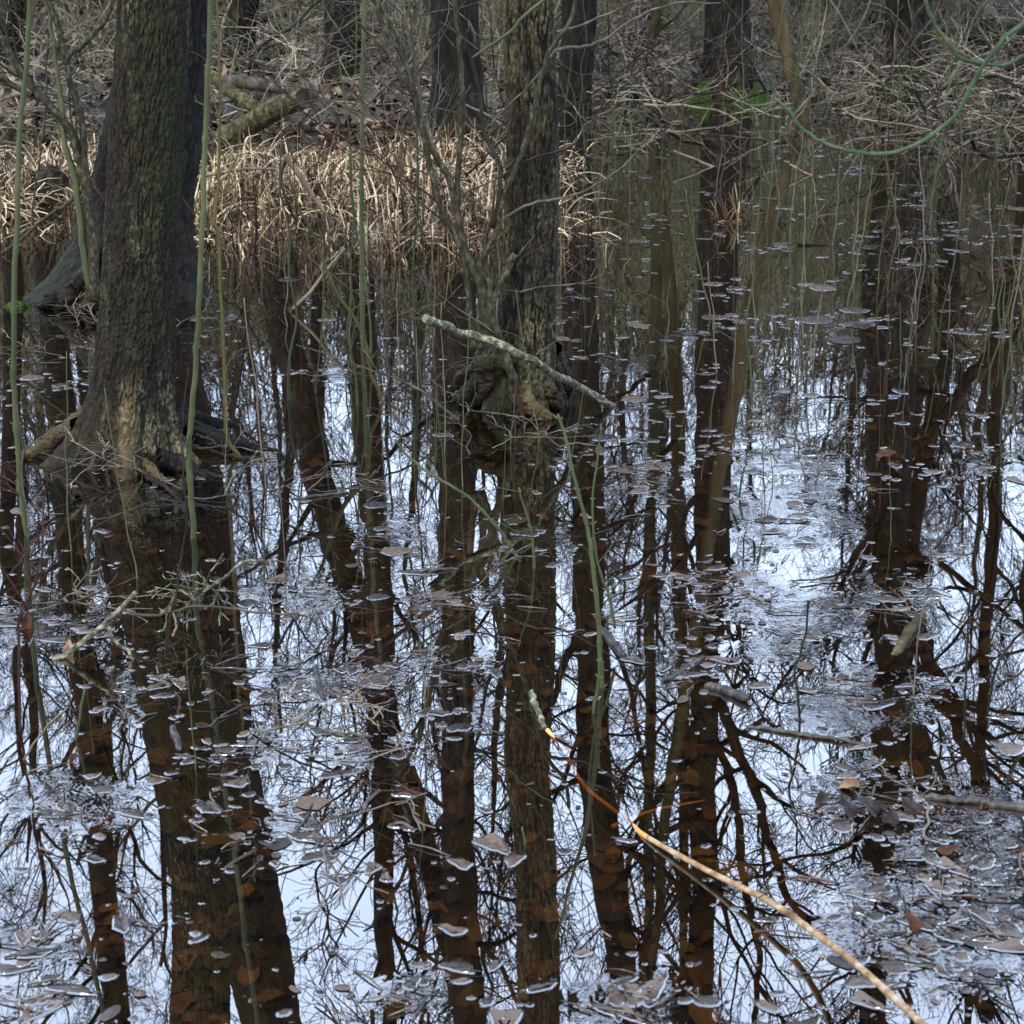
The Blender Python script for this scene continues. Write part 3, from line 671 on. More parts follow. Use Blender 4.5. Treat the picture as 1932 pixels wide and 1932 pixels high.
# ------------------------------------------------------------------ thin things: each given by its pixels and the distance of its foot
def stick(name, label, cat, pts, rpx, m, Y=None, group=None, k=8, seed=0, amp=.004, kids=(), onwater=False, tone=.5, nodes=0, twig=None, n=7, part='stem', refl=False):
    """pts in photo pixels, all in the plane of distance Y (or lying on the water); rpx radius px at start and end"""
    if onwater: P = np.array([g(a[0], a[1], a[2] if len(a) > 2 else .004) for a in pts])
    else: P = np.array([v(a[0], a[1], a[2] if len(a) > 2 else Y) for a in pts])
    S = wob(spline(P, n), amp, 1.5, seed + 1); S[0] = P[0]
    r = np.linspace(rpx[0] / ppm(P[0]), rpx[1] / ppm(P[-1]), len(S))
    if nodes:
        L = np.concatenate([[0], np.cumsum(np.linalg.norm(np.diff(S, axis=0), axis=1))]); s2 = np.linspace(0, L[-1], max(len(S), int(L[-1] / .012)))
        S = np.stack([np.interp(s2, L, S[:, a]) for a in range(3)], 1); r = np.interp(s2, L, r)
        r = r * (1 + .28 * np.exp(-(((s2 % nodes) - nodes / 2) / .007) ** 2))
    base = P[0] if P[0][2] < P[-1][2] else P[-1]
    t = empty(name, base, label, cat, group)
    mb = MB(); mb.tube(S, r, k, tone)
    rg = random.Random(seed + 50)
    if nodes:
        for q_ in np.arange(nodes / 2, s2[-1], nodes):
            i = min(len(S) - 2, int(np.searchsorted(s2, q_))); d = S[i + 1] - S[i]; d /= np.linalg.norm(d)
            for sg in (1, -1):
                if rg.random() < .3: continue
                o_ = np.array([math.cos(q_ * 37), math.sin(q_ * 37), 0]) * sg; L_ = rg.uniform(.003, .008)
                mb.tube(np.array([S[i], S[i] + o_ * (r[i] + L_ * .5) + d * L_ * .4, S[i] + o_ * (r[i] + L_) + d * L_ * 1.1]), [.002, .0018, .0005], 5, .8)
    mb.build(part, M[m], t)
    if twig:
        cnt, L, rr, dep_, sprd = twig[:5]
        for c in range(cnt):
            tb = MB()
            i = rg.randrange(int(len(S) * .12), len(S) - 1); d = S[i] - S[i - 1]; d /= np.linalg.norm(d) + 1e-9
            grow(tb, S[i], d + np.array([rg.gauss(0, sprd), rg.gauss(0, sprd * .6), rg.gauss(0, sprd)]), L * rg.uniform(.4, 1.2), min(rr, r[i] * .6), dep_, rg, .08, 5, .22, 3, .0013, .5, .8, .6)
            tb.build('twig', M[twig[5] if len(twig) > 5 else m], t)
    for kd in kids:
        pts2, r2 = kd[0], kd[1]
        P2 = np.array([g(a[0], a[1], a[2] if len(a) > 2 else .004) if onwater else v(a[0], a[1], a[2] if len(a) > 2 else Y) for a in pts2])
        S2 = wob(spline(P2, n), amp, 1.5, seed + len(pts2)); S2[0] = P2[0]
        mb = MB(); mb.tube(S2, np.linspace(r2[0] / ppm(P2[0]), r2[1] / ppm(P2[-1]), len(S2)), k, tone); mb.build('branch', M[kd[2] if len(kd) > 2 else m], t)
    return t
def gy(px, py, z=0): return float(g(px, py, z)[1])

# tall green stems at the left
ya = gy(52, 1010)
stick('sapling', 'smooth green sapling stem along the left edge of the picture', 'sapling', [(60,1075),(50,1000),(40,940),(33,850),(25,700),(26,600),(30,450),(38,250),(50,130),(56,0),(66,-160)], (5.8,4.8), 'stem_green', ya, nodes=.17, seed=1, amp=.005, twig=(4, .12, .002, 0, .8))
yb = gy(367, 1015)
stick('sapling', 'smooth green sapling stem crossing in front of the front left tree', 'sapling', [(368,1080),(366,1015),(360,930),(357,845),(365,730),(374,600),(382,430),(390,200),(398,0),(404,-150)], (6,5), 'stem_green', yb, nodes=.19, seed=2, amp=.005,
      kids=[([(378,520),(385,515),(410,500)], (1.5,.8), 'twig_olive'), ([(383,605),(400,600),(415,605),(420,640)], (1.8,.9)), ([(392,200),(370,190),(368,178)], (1.6,.8)), ([(390,195),(402,188),(420,180)], (1.5,.8))])
yc = gy(448, 862)
stick('sapling', 'thin yellow-green sapling stem right of the front left tree, bent at its foot', 'sapling', [(465,905),(452,862),(432,835),(426,800),(424,700),(417,560),(412,440),(405,420),(412,330),(415,200),(412,60),(405,-60)], (4.5,2.5), 'stem_yellow', yc, nodes=.12, seed=3, amp=.003,
      kids=[([(411,345),(430,330),(448,290),(455,235),(462,170)], (2,1)), ([(411,440),(400,425),(398,405)], (2,1))], twig=(5,.18,.0025,1,.8))
yd = gy(684, 640)
stick('sapling', 'pale green straight sapling stem in front of the sedge', 'sapling', [(686,672),(684,600),(683,480),(682,380),(683,250),(684,140),(690,0),(694,-60)], (5,4), 'stem_green', yd, nodes=.15, seed=4, amp=.002)
ye = gy(722, 760)
stick('sapling', 'long thin green stem sloping down right of the straight pale stem', 'sapling', [(728,790),(716,740),(700,705),(692,655),(672,605),(640,560),(612,500),(590,440),(562,390),(545,330)], (4,2.2), 'stem_yellow', ye, nodes=.1, seed=5, amp=.004,
      kids=[([(692,685),(705,672),(712,660)], (1.4,.8)), ([(660,588),(672,580),(700,570)], (1.4,.8))], twig=(4,.12,.002,0,.8))

# left many-stemmed shrub
ys_ = gy(168, 545)
t = stick('shrub', 'many-stemmed olive shrub growing in front of the leaning tree foot, at the left', 'shrub', [(176,565),(178,470),(165,380),(150,300),(135,250),(105,210),(62,165),(28,120),(8,60),(-8,-30)], (10,6.5), 'twig_olive', 8.55, k=12, seed=6, amp=.01,
      kids=[([(180,560),(178,440),(168,380),(157,300),(158,240),(140,180),(128,130),(112,60),(92,0),(85,-40)], (8.5,5)),
            ([(124,118),(135,100),(170,70),(196,40),(212,8),(216,-20)], (7,4)),
            ([(170,550),(152,420),(140,330),(120,260),(115,200),(108,120),(98,60),(88,-10)], (7,3), 'stem_green'),
            ([(0,480),(40,450),(80,415),(125,385),(150,360)], (3,4.5)),
            ([(0,140),(40,170),(60,180)], (4,5)),
            ([(60,480),(62,380),(75,300),(85,200),(90,60)], (2.5,1.5)),
            ([(205,420),(196,380),(180,350),(168,335)], (1.5,3), 'twig_red')], twig=(16,.5,.006,2,.7,'twig_dark'))
# middle shrub
Ys = 6.75
CS = [([(905,655),(912,600),(900,530),(870,470),(835,395),(812,325),(795,230),(770,130),(745,60),(705,-10)], (7,4), 'twig_olive'),
      ([(895,660),(890,600),(880,520),(870,440),(862,380),(866,300),(872,200),(868,100),(858,0)], (7,4.5), 'twig_olive'),
      ([(900,660),(925,600),(925,540),(905,500),(935,440),(950,370),(985,290),(1010,200),(1035,100),(1075,40),(1090,-30)], (7,4), 'twig_olive'),
      ([(972,480),(960,500),(935,560),(920,610),(905,660)], (7,9), 'twig_olive'),
      ([(930,430),(945,350),(938,300),(915,250),(905,180),(890,120),(870,60),(862,0)], (5,2), 'twig_dark'),
      ([(868,470),(862,410),(840,330),(805,265),(775,180),(735,110),(690,60),(655,20)], (4,1.5), 'twig_red'),
      ([(944,335),(1000,300),(1070,280),(1110,240),(1150,170),(1165,140)], (3,1.2), 'twig_dark'),
      ([(1037,110),(1055,92),(1100,88),(1140,75),(1180,45),(1230,20),(1290,5),(1360,8)], (4,1.4), 'twig_grey'),
      ([(1050,60),(1100,45),(1160,20),(1220,-5)], (3,1.4), 'twig_grey'),
      ([(920,240),(970,190),(1030,125)], (1.6,2.2), 'twig_grey'),
      ([(905,95),(860,60),(830,40)], (1.4,1.), 'twig_grey'),
      ([(940,420),(1000,385),(1060,375),(1120,350),(1180,310),(1215,265),(1225,230)], (3,1), 'twig_grey'),
      ([(800,325),(750,300),(700,250),(660,200)], (2,1), 'twig_grey'),
      ([(890,110),(960,60),(1000,20),(1060,-20)], (3,3.4), 'stem_green'),
      ([(876,465),(840,420),(790,380),(740,330),(660,320)], (2,1), 'twig_dark'),
      ([(905,268),(980,215),(1040,200)], (2,1), 'twig_dark'), ([(935,300),(880,215),(860,190)], (1.6,.8), 'twig_grey')]
t = stick('shrub', 'dark bare shrub of several arching stems growing from the middle tree foot', 'shrub', [(970,720),(948,660),(932,600),(912,540),(880,480),(862,400),(845,330),(805,265),(785,200),(765,120),(725,50),(700,-20)], (8.5,4.5), 'twig_olive', Ys, k=12, seed=9, amp=.006,
      kids=CS, twig=(14,.45,.004,2,.8,'twig_grey'))
for q_ in range(3):
    stick('twig', ('fine grey twig spray arching left behind the middle shrub', 'fine dark twig spray arching right across the middle tree', 'fine reddish twig spray hanging over the sedge, left of the middle shrub')[q_], 'twig', ([(800,240),(720,150),(640,60),(600,-20)], [(880,330),(980,240),(1100,190),(1230,90),(1330,50)], [(840,400),(760,330),(700,290),(610,240)])[q_], (2.2,1.2), ('twig_grey','twig_dark','twig_red')[q_], 7.0, seed=90 + q_, amp=.01, twig=(12,.4,.003,2,.8))
stick('sapling', 'thin reddish stem in front of the middle tree foot', 'sapling', [(988,795),(975,750),(955,690),(942,640),(932,560),(918,500),(920,440),(930,400),(935,330)], (4,2), 'twig_red', gy(988, 795), seed=10, twig=(6,.14,.002,1,.8,'twig_grey'))
stick('fallen_branch', 'lichened pale branch leaning across the middle tree foot into the water', 'branch', [(803,600,6.3),(835,612,6.35),(870,628,6.4),(915,640,6.42),(965,660,6.42),(1020,690,6.5),(1055,712,6.6),(1090,728,6.75),(1125,750,6.88),(1165,775,7.0)], (8.5,7.), 'lichen_wood', 6.6, k=14, seed=12, amp=.008,
      kids=[([(1012,670,6.5),(1035,655,6.5),(1048,640,6.5),(1042,615,6.5),(1050,600,6.5)], (2.6,1.2), 'twig_grey'), ([(1100,735,6.8),(1130,755,6.8),(1150,763,6.85)], (4,2))])
stick('fallen_branch', 'grey twig bending down into the water left of the middle tree', 'branch', [(866,792),(830,765),(790,735),(750,715),(700,700),(650,680),(560,650)], (3,1.2), 'twig_grey', 6.7, seed=13, twig=(5,.2,.002,1,.6))
stick('fallen_branch', 'thin forked grey twig over the water below the middle tree', 'branch', [(1055,843),(1020,815),(995,790),(968,785)], (2,1.2), 'twig_grey', 6.2, seed=14, kids=[([(1055,843),(1100,836),(1150,850)], (2,1)), ([(968,785),(900,775),(865,762)], (1.4,1))])
for a, (pts, r_, lb, Yq) in enumerate([
    ([(1140,1370),(1135,1300),(1130,1180),(1120,1080),(1110,1000),(1090,930),(1068,830),(1052,780)], (5.5,2.5), 'long green sapling stem rising leftwards from the water, below the leaning branch', 4.35),
    ([(1160,1185),(1150,1130),(1128,1060),(1118,960),(1128,860),(1135,800)], (3.,1.4), 'thin green stem with buds beside the long green sapling', 4.6),
    ([(1125,1395),(1118,1350),(1128,1300),(1132,1240)], (3.6,2.6), 'short green shoot rising from a ring of water, low in the middle', 4.2),
    ([(1005,1060),(975,1050),(950,1010),(925,980),(880,935),(820,900),(770,860),(745,830)], (4,2), 'green and red twig running up left over the dark reflections in the middle', 5.3),
    ([(1008,1095),(1006,1030),(998,985),(978,920)], (3,1.5), 'short pale green twig standing on the middle tree reflection', 5.2),
    ([(985,1560),(990,1610),(992,1695)], (2.2,2.6), 'thin upright green shoot with a pale tip, low in the middle', 3.55)]):
    stick('sapling' if a in (0, 1) else 'twig', lb, 'twig' if a > 1 else 'sapling', pts, r_, 'stem_green', Yq, seed=20 + a, nodes=.06, amp=.003, twig=(3,.1,.0018,0,.8) if a in (1, 3, 4) else None)

# orange cane, lower right: its head floats, its middle is sunk, its tail lifts out of the water
cane = [g(1008,1318,.012), g(1018,1350,.008), g(1038,1385,-.002), g(1066,1418,-.008), g(1084,1455,-.011), g(1110,1490,-.012), g(1148,1520,-.011), g(1188,1552,-.006), g(1222,1580,.004),
        g(1330,1640,.016), g(1450,1700,.035), v(1530,1755,3.13), v(1610,1815,2.94), v(1740,1932,2.62), v(1840,2030,2.4)]
t = empty('broken_cane', g(1222,1580,0), 'long tan cane slanting out of the water at the lower right', 'cane')
S = spline(np.column_stack([np.array(cane), [.005,.006,.005,.0035,.004,.004,.004,.0045,.005,.0055,.006,.006,.006,.006,.006]]), 9)
n1 = 9 * 8; mb = MB(); mb.tube(S[16:n1 + 1, :3], S[16:n1 + 1, 3], 10, .5); mb.build('sunken_end', M['cane_wet'], t)
mb = MB(); mb.tube(S[n1:, :3], S[n1:, 3] * (1 + .1 * (np.arange(len(S) - n1) % 12 == 5)), 14, .5); mb.build('stem', M['cane'], t)
mb = MB(); mb.tube(spline(np.array([g(1155,1560,-.03), g(1230,1530,-.03), g(1330,1510,-.04)]), 6), np.linspace(.005,.002,13), 6, .6); mb.build('side_twig', M['cane_wet'], t)

# lower left forked branch
stick('fallen_branch', 'forked green-grey branch reaching out of the water at the lower left', 'branch', [(100,1243),(125,1235),(165,1205),(200,1175),(230,1145),(256,1118)], (6,4.5), 'lichen_wood', gy(100, 1243) , k=10, seed=30, amp=.004,
      kids=[([(204,1182),(215,1210),(240,1228),(258,1258),(275,1290),(300,1320),(322,1350)], (4.2,2.)), ([(240,1150),(262,1160),(300,1160),(340,1150),(380,1143),(440,1148),(500,1157),(560,1160),(600,1168)], (3.2,1.6), 'twig_grey')])
stick('twig', 'tangled grey twig spray over the reflection of the front left tree', 'twig', [(500,1058),(455,1062),(430,1085),(395,1110),(370,1130),(340,1115),(315,1128)], (3.4,1.8), 'lichen_wood', 4.75, seed=31, amp=.006,
      kids=[([(430,1085),(400,1108),(440,1118),(490,1120)], (2.2,1.2)), ([(395,1110),(385,1095),(372,1080)], (2,1.)), ([(400,1108),(430,1140),(460,1150)], (1.6,1)), ([(500,1058),(560,1063)], (2,1))], twig=(12,.13,.003,2,1.))
stick('twig', 'bare upright twig hanging over the reflection of the front left tree', 'twig', [(325,1275),(322,1240),(312,1230),(318,1170),(330,1130),(340,1060),(352,990),(345,900),(350,860)], (2.4,1.8), 'twig_dark', 4.45, seed=32, twig=(6,.2,.0022,1,.7))
stick('twig', 'pale bent twig end beside the dark upright twig', 'twig', [(326,1200),(332,1185),(328,1160),(320,1145)], (2.4,1.6), 'leaf_pale', 4.5, seed=33)
stick('twig', 'dark thin stem rising at the far left of the water', 'twig', [(42,1450),(38,1340),(35,1180),(48,1140),(65,1100),(80,1040),(82,960),(90,900)], (3,1.4), 'twig_red', 4.1, seed=34, twig=(8,.2,.0022,1,.6))
stick('twig', 'tan straw slanting from the water at the left edge', 'twig', [(20,1470),(60,1410),(90,1370),(128,1335)], (2.5,1.6), 'twig_pale', 3.95, seed=35)
stick('twig', 'olive shoot with a green tip standing left of the forked branch foot', 'twig', [(140,1420),(148,1370),(158,1300)], (3.4,2.2), 'stem_green', 4.05, seed=36)
stick('twig', 'arching brown twig entering the water at the right edge', 'twig', [(1862,1350),(1878,1270),(1895,1230),(1932,1190),(1980,1150)], (2.4,3), 'twig_dark', 4.1, seed=37, twig=(3,.08,.002,0,.9))
stick('twig', 'thin straight upright dark twig near the right edge', 'twig', [(1818,1400),(1822,1310),(1826,1220),(1830,1110)], (2.2,1.8), 'twig_dark', 3.9, seed=38)
stick('twig', 'leaning dark shoot above the floating leaves at the right', 'twig', [(1510,1400),(1508,1330),(1500,1260),(1515,1220),(1527,1135)], (2.6,2), 'twig_dark', 4.1, seed=39, twig=(3,.07,.002,0,.9))

# floating wood
def log_(name, label, pts, r, m, ends=True, cat='log', k=18, seed=0, Y=None):
    P = np.array(pts); S = spline(P, 8); t = empty(name, P[0], label, cat)
    n = len(S); rr = np.linspace(r[0], r[1], n)
    if cat == 'stick': rr = rr * .62 * np.minimum(1, .45 + np.minimum(np.arange(n), np.arange(n)[::-1]) * .25); S = wob(S, .006, 3, seed + 3)
    T = np.gradient(S, axis=0); T /= np.linalg.norm(T, axis=1)[:, None]; U = np.cross(T, [.1, .1, 1]); U /= np.linalg.norm(U, axis=1)[:, None]; Wv = np.cross(T, U)
    a = np.arange(k) * 2 * math.pi / k
    N = (np.cos(a)[None, :, None] * U[:, None] + np.sin(a)[None, :, None] * Wv[:, None]).reshape(-1, 3); C = np.repeat(S, k, 0)
    R_ = np.repeat(rr, k); R_ = R_ * (1 + (.16 if cat == 'log' else .45) * fbm((C + N * R_[:, None]) / max(r) * .9, 3, seed))
    mb = MB(); V = C + N * R_[:, None]
    i = np.arange(n - 1)[:, None] * k; j = np.arange(k)[None]; j2 = (j + 1) % k
    mb.add(V, np.stack([i + j, i + j2, i + k + j2, i + k + j], -1).reshape(-1, 4)); mb.build('bark', M[m], t)
    for e_, sgn in ((0, -1), (n - 1, 1)):
        ring = V[e_ * k:(e_ + 1) * k]; c = ring.mean(0) - sgn * T[e_] * r[0] * .15
        ring2 = c + (ring - c) * .72 - sgn * T[e_] * 0
        mb = MB(); mb.add(np.vstack([ring, ring2, c[None]]), np.stack([np.arange(k), (np.arange(k) + 1) % k, k + (np.arange(k) + 1) % k, k + np.arange(k)], 1), .4,
                          np.stack([k + np.arange(k), k + (np.arange(k) + 1) % k, np.full(k, 2 * k)], 1)); mb.build('end', M['cut_end'], t)
    return t
log_('log', 'thick mossy brown log with a sawn end lying behind the sedge', [v(425, 262, 14.3), v(470, 236, 14.1), v(520, 206, 13.9), v(574, 185, 13.7)], (.085, .07), 'mossy_log', seed=3)
log_('log', 'thinner grey-brown log sloping down to the sawn mossy log', [v(395, 140, 15.2), v(440, 175, 15), v(500, 215, 14.7)], (.045, .05), 'mossy_log', seed=4)
log_('floating_stick', 'dark wet floating log piece with a broken end, right of the middle', [g(1330,1295,.0), g(1370,1302,.006), g(1412,1318,.012)], (.017, .02), 'wet_log', cat='stick', seed=5)
log_('floating_stick', 'long thin grey stick floating level in the water at the right', [g(1400,1368,.0), g(1480,1380,.004), g(1560,1392,.004), g(1650,1408,.0)], (.008, .007), 'wet_log', cat='stick', seed=6)
log_('floating_stick', 'dark straight stick floating at the right edge', [g(1730,1503,.0), g(1800,1508,.005), g(1870,1515,.006), g(1990,1535,.0)], (.013, .015), 'wet_log', cat='stick', seed=7)
log_('floating_stick', 'short stout stick afloat below the reflected middle tree', [g(1130,1182,0), g(1160,1215,.004), g(1178,1238,.002)], (.014, .013), 'wet_log', cat='stick', seed=8)
log_('floating_stick', 'stout ochre reed stump floating by the right-hand leaf mat', [g(1745,1158,.012), g(1715,1190,.008), g(1690,1235,-.004), g(1660,1275,-.05)], (.024, .012), 'mossy_log', cat='stick', seed=9)
log_('floating_stick', 'ochre cane head floating where the long cane begins', [g(1003,1302,.006), g(1010,1330,.008), g(1030,1375,.002)], (.012, .011), 'lichen_wood', cat='stick', seed=10)
log_('floating_stick', 'grey flat stick floating on the water right of the front left tree', [g(548,943,.0), g(600,935,.004), g(662,930,.0)], (.009, .008), 'wet_log', cat='stick', seed=11)
log_('floating_stick', 'forked wet stick on the water in the middle left', [g(770,1078,0), g(820,1075,.004), g(865,1072,0)], (.008, .007), 'wet_log', cat='stick', seed=12)
log_('floating_stick', 'broken wet stick by the lower left leaf mats', [g(325,1370,0), g(332,1390,.004), g(340,1415,0)], (.011, .009), 'wet_log', cat='stick', seed=13)
log_('floating_stick', 'pair of wet sticks forming a bar by the middle right mat', [g(1245,1290,0), g(1290,1262,.004), g(1325,1238,0)], (.011, .009), 'wet_log', cat='stick', seed=14)
log_('floating_stick', 'weathered stick beside the twig tangle behind the middle tree', [g(595,1255,0), g(600,1285,.004), g(612,1320,0)], (.011, .012), 'wet_log', cat='stick', seed=15)
log_('floating_stick', 'thin tan stick lying level at the lower middle left', [g(612,1378,.003), g(650,1383,.004), g(700,1388,.002)], (.005, .004), 'twig_pale', cat='stick', seed=16)

log_('log', 'dark rotten log lying across the brush at the upper right', [v(1500,12,22), v(1640,22,21.5), v(1800,50,21), v(1960,75,20.5)], (.13, .11), 'far_bark', seed=17)
log_('log', 'grey log lying at the foot of the dark trunks, upper middle left', [v(400,150,16.2), v(500,160,16.2), v(600,178,16.2)], (.05, .06), 'twig_grey', seed=18)
# pale broken stalk in the sedge, and other sloping stalks
stick('fallen_branch', 'pale barkless stalk sloping down through the sedge', 'branch', [(536,292),(560,325),(595,375),(625,420),(645,460)], (6,3), 'twig_pale', 10.6, seed=40, kids=[([(540,300),(530,340),(545,390),(570,440),(590,500)], (3.5,2), 'twig_dark')])
stick('fallen_branch', 'thick grey stick lying low in the sedge left of the shrub stems', 'branch', [(370,335),(420,325),(470,318),(520,320)], (4,2.5), 'twig_pale', 11.3, seed=41)
stick('fallen_branch', 'short pale stick poking from the water below the sedge', 'branch', [(550,585),(585,550),(625,500),(650,470)], (3.5,3), 'twig_pale', 8.6, seed=42)
stick('fallen_branch', 'tan stick sloping across the water right of the middle tree', 'branch', [(1270,285),(1310,300),(1370,325),(1420,342),(1490,350)], (2.6,2), 'twig_pale', 13.2, seed=43)
stick('fallen_branch', 'thin orange-brown stick over the upper right water', 'branch', [(1490,310),(1540,335),(1600,355),(1640,372)], (1.7,1.4), 'cane', 12.8, seed=44)
stick('fallen_branch', 'dark stick standing crooked in the water at the upper right', 'branch', [(1738,355),(1760,330),(1790,300)], (3.4,2.5), 'twig_dark', 12.6, seed=45)
stick('fallen_branch', 'flat dark branch lying on the water right of the middle', 'branch', [(1505,460),(1560,463),(1620,468),(1665,462)], (3,1.6), 'twig_dark', gy(1560, 463), seed=46, twig=(5,.15,.003,1,.8))
stick('fallen_branch', 'spread pinkish twig lying on the water at the right edge', 'branch', [(1850,515),(1890,508),(1932,500),(1980,505)], (2,2.4), 'twig_red', gy(1890, 512), seed=47, twig=(6,.22,.003,2,.8))
stick('sapling', 'bright green stem crossing the right edge above the open water', 'sapling', [(1995,830),(1965,770),(1958,690),(1960,640),(1972,570)], (4,2.5), 'loop_green', 5.0, seed=48)

# the drooping green loop nearest the camera
YL = 3.2
stick('drooping_branch', 'green mossy twig hanging in a wide loop at the upper right, close to the camera', 'branch',
      [(2010,-60),(1960,20),(1900,70),(1850,130),(1830,170),(1800,220),(1745,265),(1690,286),(1650,292),(1600,284),(1550,268),(1510,240),(1485,205),(1462,188)], (5.2,3), 'loop_green', YL, k=14, nodes=.09, seed=50, amp=.003, twig=(7, .1, .0018, 0, .9),
      kids=[([(1850,120),(1810,105),(1780,70),(1755,30),(1735,-30)], (5,3.4), 'loop_green'), ([(1828,110),(1870,122),(1910,118),(1950,90)], (3.5,3), 'loop_green'), ([(1830,108),(1790,88),(1760,60)], (3.5,2.5), 'stem_yellow'), ([(1868,90),(1845,40),(1870,-10)], (3,2), 'twig_olive')])

# ------------------------------------------------------------------ sedge
def blades(mb, C, n, L, lean, w_, rg_, z0=-.08, tlo=.2, thi=1.):
    """n arching dead blades round the centres C"""
    c = C[rg_.integers(0, len(C), n)]
    p0 = c + np.stack([rg_.normal(0, .1, n), rg_.normal(0, .12, n), np.zeros(n)], 1)
    p0[:, 2] = np.maximum(gz(p0[:, 0], p0[:, 1]), z0)
    an = rg_.uniform(0, 2 * math.pi, n); ln = L * rg_.uniform(.45, 1.3, n); le = np.clip(np.abs(rg_.normal(lean, .45, n)), .05, 2.4)
    K = 6; t = np.linspace(0, 1, K)
    phi = le[:, None] * (.35 + 1.2 * t[None] ** 1.3); phi = np.minimum(phi, 2.0)
    fold = rg_.random(n) < .3; ft = rg_.integers(2, 5, n)
    phi = phi + (fold[:, None] & (np.arange(K)[None] >= ft[:, None])) * rg_.uniform(.5, 1.6, n)[:, None]
    dl = (ln / (K - 1))[:, None]
    hx = np.cumsum(np.sin(phi) * dl, 1); hz = np.cumsum(np.cos(phi) * dl, 1)
    hx -= hx[:, :1]; hz -= hz[:, :1]
    an2 = an[:, None] + rg_.normal(0, .25, n)[:, None] * t[None] * 2
    P = p0[:, None] + np.stack([np.cos(an2) * hx, np.sin(an2) * hx, hz], -1)
    P[..., 2] = np.maximum(P[..., 2], gz(P[..., 0], P[..., 1]) + .005)
    P[:, 0, 2] -= .05
    wd = w_ * rg_.uniform(.6, 1.4, n)[:, None] * np.array([.8, 1, 1, .9, .6, .15])[None]
    sd_ = np.stack([-np.sin(an2), np.cos(an2), np.full_like(an2, .25)], -1)
    V = np.stack([P - sd_ * wd[..., None], P + sd_ * wd[..., None]], 2).reshape(-1, 3)
    i = (np.arange(n) * K * 2)[:, None] + (np.arange(K - 1) * 2)[None]
    Q = np.stack([i, i + 1, i + 3, i + 2], -1).reshape(-1, 4)
    mb.add(V, Q, np.repeat(rg_.uniform(tlo, thi, n), K * 2))
C = []
while len(C) < 95:
    px = rng.uniform(-60, 1050); py = rng.triangular(215, 520, 390)
    hi = 300 if px < 400 else (290 if px < 560 else 320)
    if 640 < px < 960: hi = 300
    lo = 470 if px > 380 else 430
    if py < hi or py > lo + rng.uniform(-15, 25): continue
    p = g(px, py, 0)
    if p[1] > 15.2: continue
    C.append(p)
C = np.array(C)
mb = MB()
blades(mb, C, 5400, .32, 1.2, .0046, nr, tlo=0)
blades(mb, C, 7000, .38, 1.9, .005, nr, tlo=.15)
blades(mb, C, 1500, .3, .25, .003, nr, tlo=.0, thi=.7)
Cf = np.array([g(rng.uniform(380, 1120), rng.uniform(430, 510), 0) for _ in range(60)]); blades(mb, Cf, 900, .3, .35, .0028, nr, tlo=0, thi=.6)
tag(mb.build('dead_sedge', M['sedge'], smooth=False), 'tangled bed of golden dead sedge in the water across the left and middle', 'sedge', kind='stuff')
# separate tuft out in the water
mb = MB(); c = g(1378, 415, 0); tf = empty('sedge_tuft', c, 'small isolated tuft of broken tan sedge in the upper right water', 'sedge')
for i in range(48):
    an = rng.choice([rng.gauss(2.9, .5), rng.gauss(.1, .6), rng.uniform(0, 6.28)]); L = rng.uniform(.05, .19); q = c + [rng.gauss(0, .06), rng.gauss(0, .06), -.04]; h_ = rng.random() ** 2; L *= rng.uniform(.4, 1.3)
    e = q + np.array([math.cos(an) * L * (1.1 - h_) - .03, math.sin(an) * L * .5, .03 + h_ * .2])
    mb.tube(spline([q, (q + e) / 2 + [0, 0, .03], e], 3), [.004] * 4 + [.003] * 2 + [.0015], 4, rng.uniform(.3, 1)) if False else mb.tube(np.array([q, (q + e) / 2 + [0, 0, .03], e]), [.0045, .004, .002], 4, rng.uniform(.3, 1))
mb.t = [np.asarray(q_) * .55 for q_ in mb.t]; mb.build('blades', M['sedge'], tf)

# ------------------------------------------------------------------ leaves
def leaf_outline(k=14, w_=.36, pt=.18):
    a = np.linspace(0, 2 * math.pi, k, endpoint=False); x = np.cos(a) * .5; y = np.sin(a) * w_ * (1 - .35 * np.cos(a)) * (1 - pt * np.cos(2 * a) ** 2)
    return np.stack([x, y], 1)
def leaf_geo(rg_, size, k=16, crumple=.012, w_=.38, stem=True):
    o = leaf_outline(k, w_ * rg_.uniform(.75, 1.15)) * size
    o *= (1 + rg_.uniform(-.09, .09, k) + .13 * np.sin(np.arange(k) * 6.28 / k * 3 + rg_.uniform(0, 6)) + .07 * np.sin(np.arange(k) * 6.28 / k * 5 + rg_.uniform(0, 6)))[:, None]
    a1, a2 = rg_.uniform(0, 6.28, 2)
    rings = [o, o * .66, o * .33]; V = []
    for i, r_ in enumerate(rings):
        z = crumple * (np.sin(r_[:, 0] / size * 7 + a1) + .7 * np.sin(r_[:, 1] / size * 11 + a2)) * .5 + crumple * .25 * np.abs(r_[:, 1]) / size * 4
        V.append(np.column_stack([r_, z]))
    V.append(np.array([[0, 0, 0]])); V = np.vstack(V); j = np.arange(k); j2 = (j + 1) % k
    Q = np.vstack([np.stack([j + s * k, j2 + s * k, j2 + (s + 1) * k, j + (s + 1) * k], 1) for s in (0, 1)])
    T = np.stack([2 * k + j, 2 * k + j2, np.full(k, 3 * k)], 1)
    return V, Q, T, o
